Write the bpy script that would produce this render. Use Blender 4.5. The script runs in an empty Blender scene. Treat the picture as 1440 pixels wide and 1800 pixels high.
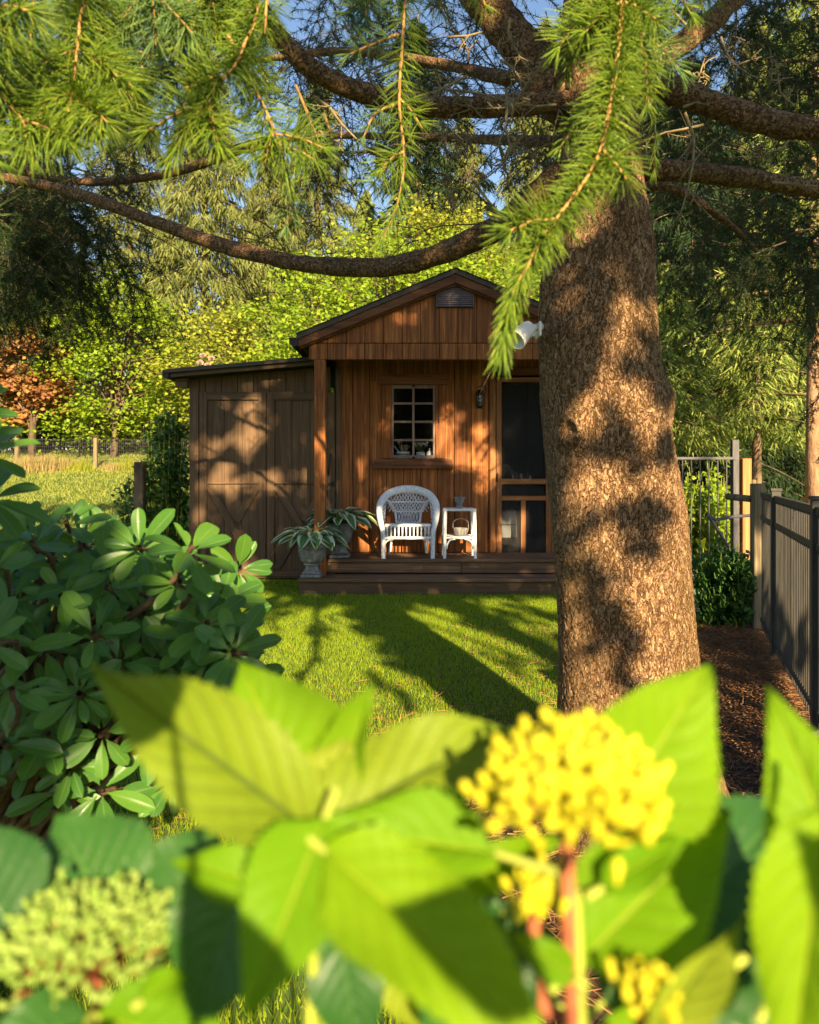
import bpy, bmesh, math, random
import numpy as np
from mathutils import Vector, Matrix, Quaternion
R = math.radians
rng = np.random.default_rng(7)
random.seed(7)
S = bpy.context.scene
COL = S.collection
# ------------------------------------------------------------------ camera, sky, sun, exposure
F, CX, HY, EYE = 1326.0, 720.0, 825.0, 1.30        # focal length in photo pixels, centre, horizon row, eye height
cam = bpy.data.cameras.new('camera'); camo = bpy.data.objects.new('camera', cam); COL.objects.link(camo)
camo.location = (0, 0, EYE); camo.rotation_euler = (R(90), 0, 0)
cam.sensor_fit = 'HORIZONTAL'; cam.sensor_width = 36.0; cam.lens = 36.0*F/1440.0
cam.shift_y = -(900.0-HY)/1440.0
cam.clip_start = 0.03; cam.clip_end = 600
cam.dof.use_dof = True; cam.dof.focus_distance = 4.0; cam.dof.aperture_fstop = cam.lens/4.9
S.camera = camo
AZ, EL = R(13.0), R(23.0)
SUN = Vector((math.sin(AZ)*math.cos(EL), -math.cos(AZ)*math.cos(EL), math.sin(EL)))
w = bpy.data.worlds.new('World'); S.world = w; w.use_nodes = True
wn = w.node_tree.nodes; wn.clear()
sky = wn.new('ShaderNodeTexSky'); sky.sky_type = 'NISHITA'; sky.sun_disc = False
sky.sun_elevation = EL; sky.sun_rotation = math.atan2(SUN.x, SUN.y); sky.air_density = 1.0; sky.dust_density = 0.6; sky.ozone_density = 1.5
bg = wn.new('ShaderNodeBackground'); bg.inputs[1].default_value = 0.065
wo = wn.new('ShaderNodeOutputWorld')
w.node_tree.links.new(sky.outputs[0], bg.inputs[0]); w.node_tree.links.new(bg.outputs[0], wo.inputs[0])
sl = bpy.data.lights.new('sun', 'SUN'); sl.energy = 5.0; sl.angle = R(0.53); sl.color = (1.0, 0.77, 0.45)
so = bpy.data.objects.new('sun', sl); COL.objects.link(so); so.rotation_euler = SUN.to_track_quat('Z', 'Y').to_euler()
so.location = (5, -15, 12)
V = S.view_settings
V.view_transform = 'Standard'; V.look = 'None'; V.gamma = 1.0; V.exposure = 1.8; V.use_curve_mapping = False
S.cycles.use_denoising = True; S.cycles.max_bounces = 7; S.cycles.diffuse_bounces = 4; S.cycles.glossy_bounces = 2
S.cycles.transmission_bounces = 5; S.cycles.transparent_max_bounces = 8
S.cycles.caustics_reflective = False; S.cycles.caustics_refractive = False; S.cycles.sample_clamp_indirect = 6.0

# ------------------------------------------------------------------ helpers
def P(px, py, Y):
    return Vector(((px-CX)*Y/F, Y, EYE+(HY-py)*Y/F))
WM = {}
def place(o, parent, world):
    COL.objects.link(o)
    if parent is not None:
        o.parent = parent; o.matrix_parent_inverse = WM[parent].inverted()
    o.matrix_basis = world; WM[o] = world.copy()
    return o
def obj(name, me, mat=None, parent=None, world=None):
    o = bpy.data.objects.new(name, me)
    if mat is not None and len(me.materials) == 0: me.materials.append(mat)
    return place(o, parent, world if world is not None else Matrix.Identity(4))
def thing(name, loc, label, cat, group=None, world=None):
    o = bpy.data.objects.new(name, None); o.empty_display_size = 0.1
    place(o, None, world if world is not None else Matrix.Translation(loc))
    return tag(o, label, cat, group)
def tag(o, label, cat, group=None):
    o['label'] = label; o['category'] = cat
    if group: o['group'] = group
    return o
def npmesh(name, V_, F_, smooth=False, uv=None, attr=None):
    V_ = np.ascontiguousarray(V_, dtype=np.float32); F_ = np.ascontiguousarray(F_, dtype=np.int32)
    me = bpy.data.meshes.new(name); k = F_.shape[1]; n = F_.shape[0]
    me.vertices.add(len(V_)); me.vertices.foreach_set('co', V_.ravel())
    me.loops.add(n*k); me.loops.foreach_set('vertex_index', F_.ravel())
    me.polygons.add(n); me.polygons.foreach_set('loop_start', np.arange(0, n*k, k, dtype=np.int32))
    me.polygons.foreach_set('loop_total', np.full(n, k, dtype=np.int32))
    if smooth: me.polygons.foreach_set('use_smooth', np.ones(n, dtype=bool))
    if uv is not None:
        ul = me.uv_layers.new(name='UVMap'); ul.data.foreach_set('uv', np.ascontiguousarray(uv[F_.ravel()], dtype=np.float32).ravel())
    if attr is not None:
        a = me.attributes.new('mark', 'FLOAT', 'POINT'); a.data.foreach_set('value', np.ascontiguousarray(attr, dtype=np.float32))
    me.update(calc_edges=True); me.validate(); return me
class MB:                                        # collects quads / tris
    def __init__(s): s.v = []; s.f = []; s.n = 0
    def add(s, V_, F_):
        V_ = np.asarray(V_, dtype=np.float32); F_ = np.asarray(F_, dtype=np.int32)
        s.v.append(V_); s.f.append(F_+s.n); s.n += len(V_); return s
    def mesh(s, name, smooth=False): return npmesh(name, np.concatenate(s.v), np.concatenate(s.f), smooth)
def tube_vf(pts, radii, n=8, cap=True, ell=1.0):
    pts = np.asarray([tuple(p) for p in pts], dtype=float); m = len(pts)
    radii = np.full(m, radii, float) if np.isscalar(radii) else np.asarray(radii, float)
    T = np.gradient(pts, axis=0); T /= np.linalg.norm(T, axis=1)[:, None]+1e-9
    up = np.array((0., 0., 1.)) if abs(T[0][2]) < .9 else np.array((0., 1., 0.))
    Vs = []; a = np.linspace(0, 2*math.pi, n, endpoint=False)
    nrm = np.cross(T[0], up); nrm /= np.linalg.norm(nrm)
    for i in range(m):
        nrm = nrm-T[i]*np.dot(nrm, T[i]); nrm /= np.linalg.norm(nrm)+1e-9
        b = np.cross(T[i], nrm)
        Vs.append(pts[i]+radii[i]*(np.cos(a)[:, None]*nrm+ell*np.sin(a)[:, None]*b))
    Vs = np.concatenate(Vs)
    i, j = np.meshgrid(np.arange(m-1), np.arange(n), indexing='ij'); j2 = (j+1) % n
    Fs = np.stack([i*n+j, i*n+j2, (i+1)*n+j2, (i+1)*n+j], -1).reshape(-1, 4)
    if cap:
        c0 = len(Vs); Vs = np.vstack([Vs, pts[:1], pts[-1:]]); jj = np.arange(n); k = (jj+1) % n
        Fs = np.vstack([Fs, np.stack([np.full(n, c0), k, jj, np.full(n, c0)], -1)[:, [0, 1, 2, 2]], np.stack([np.full(n, c0+1), (m-1)*n+jj, (m-1)*n+k, (m-1)*n+k], -1)])
    return Vs, Fs
def quads_to_mesh(name, Vs, Fs, smooth=True):
    # degenerate quads (last two equal) become tris through a python list
    me = bpy.data.meshes.new(name)
    me.from_pydata([tuple(v) for v in Vs], [], [tuple(dict.fromkeys(int(x) for x in f)) for f in Fs])
    if smooth: me.polygons.foreach_set('use_smooth', np.ones(len(me.polygons), dtype=bool))
    me.update(); return me
def tube(name, pts, radii, mat, parent=None, n=8, ell=1.0):
    return obj(name, quads_to_mesh(name, *tube_vf(pts, radii, n, True, ell)), mat, parent)
def smooth_path(pts, m):
    pts = np.asarray([tuple(p) for p in pts], float); n = len(pts)
    if n < 3: return np.linspace(0, 1, m)[:, None]*(pts[-1]-pts[0])+pts[0]
    ext = np.vstack([2*pts[0]-pts[1], pts, 2*pts[-1]-pts[-2]]); out = []
    for u in np.linspace(0, n-1-1e-6, m):
        i = int(u); t = u-i; p0, p1, p2, p3 = ext[i:i+4]
        out.append(.5*((2*p1)+(-p0+p2)*t+(2*p0-5*p1+4*p2-p3)*t*t+(-p0+3*p1-3*p2+p3)*t**3))
    return np.array(out)
_bc = {}
def box_mesh(sx, sy, sz, bev, mat):
    k = (round(sx, 4), round(sy, 4), round(sz, 4), bev, mat.name if mat else '')
    if k in _bc: return _bc[k]
    bm = bmesh.new(); bmesh.ops.create_cube(bm, size=1.0)
    for v in bm.verts: v.co = Vector((v.co.x*sx, v.co.y*sy, v.co.z*sz))
    if bev: bmesh.ops.bevel(bm, geom=bm.edges[:], offset=min(bev, .4*min(sx, sy, sz)), segments=1, affect='EDGES', profile=.6)
    me = bpy.data.meshes.new('block'); bm.to_mesh(me); bm.free()
    if mat: me.materials.append(mat)
    _bc[k] = me; return me
def box(name, x0, x1, y0, y1, z0, z1, mat, parent=None, bev=.004, rot=None):
    Wd = Matrix.Translation(((x0+x1)/2, (y0+y1)/2, (z0+z1)/2))
    if rot is not None: Wd = Wd @ rot.to_4x4()
    return obj(name, box_mesh(abs(x1-x0), abs(y1-y0), abs(z1-z0), bev, mat), None, parent, Wd)
def beam(name, p0, p1, wx, wy, mat, parent=None, bev=.004, front=Vector((0, -1, 0))):
    p0 = Vector(p0); p1 = Vector(p1); z = (p1-p0); L = z.length; z.normalize()
    x = front.cross(z); x.normalize(); y = z.cross(x)
    M_ = Matrix((x, y, z)).transposed().to_4x4(); M_.translation = (p0+p1)/2
    return obj(name, box_mesh(wx, wy, L, bev, mat), None, parent, M_)
def prism(name, poly, y0, y1, mat, parent=None):  # polygon in XZ, extruded along Y
    n = len(poly); vs = [(x, y0, z) for x, z in poly]+[(x, y1, z) for x, z in poly]
    fs = [tuple(range(n)), tuple(range(2*n-1, n-1, -1))]+[(i+n, (i+1) % n+n, (i+1) % n, i) for i in range(n)]
    me = bpy.data.meshes.new(name); me.from_pydata(vs, [], fs)
    bm = bmesh.new(); bm.from_mesh(me); bmesh.ops.recalc_face_normals(bm, faces=bm.faces)
    bmesh.ops.bevel(bm, geom=bm.edges[:], offset=.003, segments=1, affect='EDGES'); bm.to_mesh(me); bm.free()
    return obj(name, me, mat, parent)
def lathe_vf(prof, n=28, c=(0, 0, 0)):
    a = np.linspace(0, 2*math.pi, n, endpoint=False); m = len(prof)
    Vs = np.concatenate([np.stack([c[0]+r*np.cos(a), c[1]+r*np.sin(a), np.full(n, c[2]+z)], -1) for r, z in prof])
    i, j = np.meshgrid(np.arange(m-1), np.arange(n), indexing='ij'); j2 = (j+1) % n
    return Vs, np.stack([i*n+j, i*n+j2, (i+1)*n+j2, (i+1)*n+j], -1).reshape(-1, 4)
def lathe(name, prof, mat, parent=None, n=28, c=(0, 0, 0)):
    return obj(name, npmesh(name, *lathe_vf(prof, n, c), smooth=True), mat, parent)
def aim(base, tip, normal, width=1.0):            # matrix that lays a unit leaf (base 0, tip +Y, face +Z) from base to tip
    base = Vector(base); tip = Vector(tip); y = tip-base; L = y.length; y.normalize()
    z = Vector(normal); z = z-y*z.dot(y); z.normalize(); x = y.cross(z)
    M_ = Matrix((x*L*width, y*L, z*L)).transposed().to_4x4(); M_.translation = base
    return M_
def unit(v): return v/(np.linalg.norm(v, axis=-1, keepdims=True)+1e-9)
def rdir(n): return unit(rng.normal(size=(n, 3)))
def kites(C, D, L, Wd, N=None, fold=.0):           # one kite-shaped leaf per row: base C, direction D, length L, width Wd
    n = len(C); L = np.broadcast_to(np.asarray(L, float), (n,))[:, None]; Wd = np.broadcast_to(np.asarray(Wd, float), (n,))[:, None]
    D = unit(D); N = rdir(n) if N is None else N
    X = unit(np.cross(D, N)); Z = np.cross(X, D)
    A = C; B = C+D*L*.45+X*Wd*.5+Z*L*fold; T = C+D*L; E = C+D*L*.45-X*Wd*.5+Z*L*fold
    Vs = np.stack([A, B, T, E], 1).reshape(-1, 3); Fs = np.arange(4*n).reshape(-1, 4)
    return Vs, Fs
def blades(C, D, L, Wd):                            # one thin triangle per row
    n = len(C); L = np.broadcast_to(np.asarray(L, float), (n,))[:, None]; Wd = np.broadcast_to(np.asarray(Wd, float), (n,))[:, None]
    D = unit(D); X = unit(np.cross(D, rdir(n)))
    return np.stack([C-X*Wd*.5, C+X*Wd*.5, C+D*L], 1).reshape(-1, 3), np.arange(3*n).reshape(-1, 3)
def nz(p, s=1.0, k=0.0):                            # cheap smooth noise from sines
    x, y, z = p[..., 0]*s+k, p[..., 1]*s+1.7*k, p[..., 2]*s+.6*k
    return (np.sin(x*1.7+np.sin(y*1.3+2))+np.sin(y*1.9+np.sin(z*1.1+k))+np.sin(z*2.1+np.sin(x*.9+1)))/3

LIT_SHED = [(790, 760, 22, 52), (838, 795, 36, 32), (858, 745, 16, 16), (876, 820, 12, 55), (905, 930, 28, 30), (690, 740, 13, 13), (628, 815, 14, 22), (640, 945, 24, 34), (818, 965, 16, 20), (655, 998, 14, 8), (440, 705, 24, 14), (440, 760, 30, 28), (372, 772, 14, 20), (346, 790, 16, 14), (395, 812, 13, 8), (400, 848, 58, 13), (480, 836, 26, 20), (523, 836, 11, 12), (345, 900, 18, 15), (440, 1003, 30, 12), (800, 520, 75, 24), (720, 548, 18, 12), (560, 850, 8, 60), (725, 958, 60, 26), (812, 962, 30, 26), (497, 655, 8, 8), (690, 625, 20, 10), (548, 975, 14, 12)]
def inl(px, py, L_, m=0.0): return any(((px-a)/max(3, c+m))**2+((py-b)/max(3, d+m))**2 < 1 for a, b, c, d in L_)
# ------------------------------------------------------------------ materials
def base_mat(name):
    m = bpy.data.materials.new(name); m.use_nodes = True; nt = m.node_tree
    return m, nt, nt.nodes['Principled BSDF'], nt.nodes['Material Output']
def nd(nt, t, **kw):
    n = nt.nodes.new(t)
    for k, v in kw.items(): setattr(n, k, v)
    return n
def ramp(nt, stops):
    r = nd(nt, 'ShaderNodeValToRGB'); e = r.color_ramp.elements
    while len(e) < len(stops): e.new(.5)
    for i, (p, c) in enumerate(stops): e[i].position = p; e[i].color = (*c, 1)
    return r
def math_node(nt, op, a, b=None):
    n = nd(nt, 'ShaderNodeMath', operation=op)
    for i, v in enumerate((a, b)):
        if v is None: continue
        if isinstance(v, (int, float)): n.inputs[i].default_value = v
        else: nt.links.new(v, n.inputs[i])
    return n.outputs[0]
def rnd_value(nt):                                  # a random number per object and per loose piece
    oi = nd(nt, 'ShaderNodeObjectInfo'); ge = nd(nt, 'ShaderNodeNewGeometry')
    s = math_node(nt, 'ADD', oi.outputs['Random'], ge.outputs['Random Per Island'])
    return math_node(nt, 'FRACT', s)
def surf(name, stops, scale=(1, 1, 1), rough=.8, bump=.2, detail=6, spec=.3, var=.25, dist=.4, coord='Object', bdist=.01, metal=0.0):
    m, nt, b, out = base_mat(name); L = nt.links.new
    tc = nd(nt, 'ShaderNodeTexCoord'); mp = nd(nt, 'ShaderNodeMapping'); mp.inputs['Scale'].default_value = scale
    oi = nd(nt, 'ShaderNodeObjectInfo'); vm = nd(nt, 'ShaderNodeVectorMath', operation='SCALE')
    cb = nd(nt, 'ShaderNodeCombineXYZ'); L(oi.outputs['Random'], cb.inputs[0]); L(oi.outputs['Random'], cb.inputs[1]); L(oi.outputs['Random'], cb.inputs[2])
    L(cb.outputs[0], vm.inputs[0]); vm.inputs['Scale'].default_value = 37.0 if coord == 'Object' else 0.0
    L(tc.outputs[coord], mp.inputs[0]); ad = nd(nt, 'ShaderNodeVectorMath', operation='ADD'); L(mp.outputs[0], ad.inputs[0]); L(vm.outputs[0], ad.inputs[1])
    nzn = nd(nt, 'ShaderNodeTexNoise'); nzn.inputs['Scale'].default_value = 1.0; nzn.inputs['Detail'].default_value = detail; nzn.inputs['Distortion'].default_value = dist
    nzn.inputs['Roughness'].default_value = .62
    L(ad.outputs[0], nzn.inputs[0]); rp = ramp(nt, stops); L(nzn.outputs[0], rp.inputs[0])
    hs = nd(nt, 'ShaderNodeHueSaturation'); L(rp.outputs[0], hs.inputs['Color'])
    rv = rnd_value(nt); L(math_node(nt, 'ADD', math_node(nt, 'MULTIPLY', rv, var), 1-var/2), hs.inputs['Value'])
    L(hs.outputs[0], b.inputs['Base Color']); b.inputs['Roughness'].default_value = rough; b.inputs['Specular IOR Level'].default_value = spec; b.inputs['Metallic'].default_value = metal
    if bump:
        bp = nd(nt, 'ShaderNodeBump'); bp.inputs['Strength'].default_value = bump; bp.inputs['Distance'].default_value = bdist
        L(nzn.outputs[0], bp.inputs['Height']); L(bp.outputs[0], b.inputs['Normal'])
    return m
def wood(name, c0, c1, c2, axis='Z', rough=.7, var=.35, bump=.35):
    sc = {'X': (1.2, 38, 38), 'Y': (38, 1.2, 38), 'Z': (38, 38, 1.2)}[axis]
    return surf(name, [(.30, c0), (.52, c1), (.72, c2)], sc, rough, bump, 8, .3, var, .9, bdist=.004)
def leafm(name, stops, tcol, tfac=.35, rough=.45, spec=.4, vein=0.0, vfreq=9.0, vcol=None, edge=None, noise=25.0, coat=0.0):
    m, nt, b, out = base_mat(name); L = nt.links.new
    rv = rnd_value(nt); tc = nd(nt, 'ShaderNodeTexCoord'); nn = nd(nt, 'ShaderNodeTexNoise'); nn.inputs['Scale'].default_value = noise; L(tc.outputs['Object'], nn.inputs[0])
    f = math_node(nt, 'ADD', math_node(nt, 'MULTIPLY', rv, .7), math_node(nt, 'MULTIPLY', nn.outputs[0], .3))
    rp = ramp(nt, stops); L(f, rp.inputs[0]); col = rp.outputs[0]
    if vein or edge:
        uv = nd(nt, 'ShaderNodeSeparateXYZ'); L(tc.outputs['UV'], uv.inputs[0])
        c_ = math_node(nt, 'SUBTRACT', math_node(nt, 'MULTIPLY', uv.outputs[0], 2.0), 1.0); au = math_node(nt, 'ABSOLUTE', c_)
    if vein:
        ph = math_node(nt, 'SUBTRACT', uv.outputs[1], math_node(nt, 'MULTIPLY', au, .30))
        sw = math_node(nt, 'ABSOLUTE', math_node(nt, 'SINE', math_node(nt, 'MULTIPLY', ph, math.pi*vfreq)))
        sv = nd(nt, 'ShaderNodeMapRange'); L(sw, sv.inputs[0]); sv.inputs[1].default_value = .0; sv.inputs[2].default_value = .22; sv.inputs[3].default_value = 1; sv.inputs[4].default_value = 0
        mv = nd(nt, 'ShaderNodeMapRange'); L(au, mv.inputs[0]); mv.inputs[1].default_value = .02; mv.inputs[2].default_value = .07; mv.inputs[3].default_value = 1; mv.inputs[4].default_value = 0
        vv = math_node(nt, 'MAXIMUM', math_node(nt, 'MULTIPLY', sv.outputs[0], .55 if vfreq > 0 else 0), mv.outputs[0])
        mx = nd(nt, 'ShaderNodeMix', data_type='RGBA'); L(math_node(nt, 'MULTIPLY', vv, vein), mx.inputs[0]); L(col, mx.inputs[6]); mx.inputs[7].default_value = (*vcol, 1); col = mx.outputs[2]
        bp = nd(nt, 'ShaderNodeBump'); bp.inputs['Strength'].default_value = .5; bp.inputs['Distance'].default_value = .002; bp.invert = True; L(vv, bp.inputs['Height']); L(bp.outputs[0], b.inputs['Normal'])
    if edge:
        me_ = nd(nt, 'ShaderNodeMapRange'); L(au, me_.inputs[0]); me_.inputs[1].default_value = edge[1]; me_.inputs[2].default_value = edge[1]+.15
        mx = nd(nt, 'ShaderNodeMix', data_type='RGBA'); L(me_.outputs[0], mx.inputs[0]); L(col, mx.inputs[6]); mx.inputs[7].default_value = (*edge[0], 1); col = mx.outputs[2]
    L(col, b.inputs['Base Color']); b.inputs['Roughness'].default_value = rough; b.inputs['Specular IOR Level'].default_value = spec; b.inputs['Coat Weight'].default_value = coat
    tr = nd(nt, 'ShaderNodeBsdfTranslucent'); ms = nd(nt, 'ShaderNodeMixShader'); ms.inputs[0].default_value = tfac
    tm = nd(nt, 'ShaderNodeMix', data_type='RGBA'); tm.inputs[0].default_value = .55; L(col, tm.inputs[6]); tm.inputs[7].default_value = (*tcol, 1); L(tm.outputs[2], tr.inputs[0])
    L(b.outputs[0], ms.inputs[1]); L(tr.outputs[0], ms.inputs[2]); L(ms.outputs[0], out.inputs[0])
    return m
def glass(name, tint, fac, rough=.04):
    m, nt, b, out = base_mat(name)
    b.inputs['Base Color'].default_value = (*tint, 1); b.inputs['Roughness'].default_value = rough; b.inputs['Specular IOR Level'].default_value = .5 if rough < .5 else .1
    tr = nd(nt, 'ShaderNodeBsdfTransparent'); ms = nd(nt, 'ShaderNodeMixShader'); ms.inputs[0].default_value = fac
    nt.links.new(tr.outputs[0], ms.inputs[1]); nt.links.new(b.outputs[0], ms.inputs[2]); nt.links.new(ms.outputs[0], out.inputs[0])
    return m
def fissured(name, stops, sc, bdist=.008, tone2=None):     # rough bark: wandering fissures round uneven flakes
    m, nt, b, out = base_mat(name); L = nt.links.new; tc = nd(nt, 'ShaderNodeTexCoord')
    def noise(k, detail, dist, rough=.55):
        mp = nd(nt, 'ShaderNodeMapping'); mp.inputs['Scale'].default_value = tuple(s*k for s in sc); L(tc.outputs['Object'], mp.inputs[0])
        n = nd(nt, 'ShaderNodeTexNoise'); n.inputs['Scale'].default_value = 1; n.inputs['Detail'].default_value = detail; n.inputs['Distortion'].default_value = dist; n.inputs['Roughness'].default_value = rough; L(mp.outputs[0], n.inputs[0]); return n.outputs[0]
    def contour(n, lvl, wid):
        r = nd(nt, 'ShaderNodeMapRange'); L(math_node(nt, 'ABSOLUTE', math_node(nt, 'SUBTRACT', n, lvl)), r.inputs[0]); r.inputs[2].default_value = wid; return r.outputs[0]
    A, B, Cn = noise(1.0, 3, .9), noise(1.35, 2.5, .7), noise(2.4, 3, .5); fine = noise(5.0, 4, .3, .7); big = noise(.10, 3, .2)
    c1 = contour(A, .5, .050); c2 = contour(B, .47, .040); c3 = contour(Cn, .5, .05)
    cr = math_node(nt, 'MULTIPLY', c1, math_node(nt, 'ADD', math_node(nt, 'MULTIPLY', c2, .65), .35)); cr = math_node(nt, 'MULTIPLY', cr, math_node(nt, 'ADD', math_node(nt, 'MULTIPLY', c3, .35), .65))
    tone = math_node(nt, 'ADD', math_node(nt, 'MULTIPLY', fine, .55), math_node(nt, 'MULTIPLY', Cn, .45))
    f = math_node(nt, 'MULTIPLY', tone, math_node(nt, 'ADD', math_node(nt, 'MULTIPLY', cr, .62), .38))
    rp = ramp(nt, stops); L(f, rp.inputs[0]); col = rp.outputs[0]
    if tone2:
        mx = nd(nt, 'ShaderNodeMix', data_type='RGBA'); mr = nd(nt, 'ShaderNodeMapRange'); L(big, mr.inputs[0]); mr.inputs[1].default_value = .48; mr.inputs[2].default_value = .68; mr.inputs[4].default_value = .5
        L(math_node(nt, 'MULTIPLY', mr.outputs[0], tone), mx.inputs[0]); L(col, mx.inputs[6]); mx.inputs[7].default_value = (*tone2, 1); col = mx.outputs[2]
    L(col, b.inputs['Base Color']); b.inputs['Roughness'].default_value = .92; b.inputs['Specular IOR Level'].default_value = .12
    h = math_node(nt, 'ADD', math_node(nt, 'MULTIPLY', cr, .9), math_node(nt, 'ADD', math_node(nt, 'MULTIPLY', fine, .45), math_node(nt, 'MULTIPLY', Cn, .7)))
    bp = nd(nt, 'ShaderNodeBump'); bp.inputs['Strength'].default_value = 1.0; bp.inputs['Distance'].default_value = bdist; L(h, bp.inputs['Height']); L(bp.outputs[0], b.inputs['Normal'])
    return m
WD, WM_, WL = (.075, .023, .007), (.26, .088, .021), (.50, .20, .052)
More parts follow.
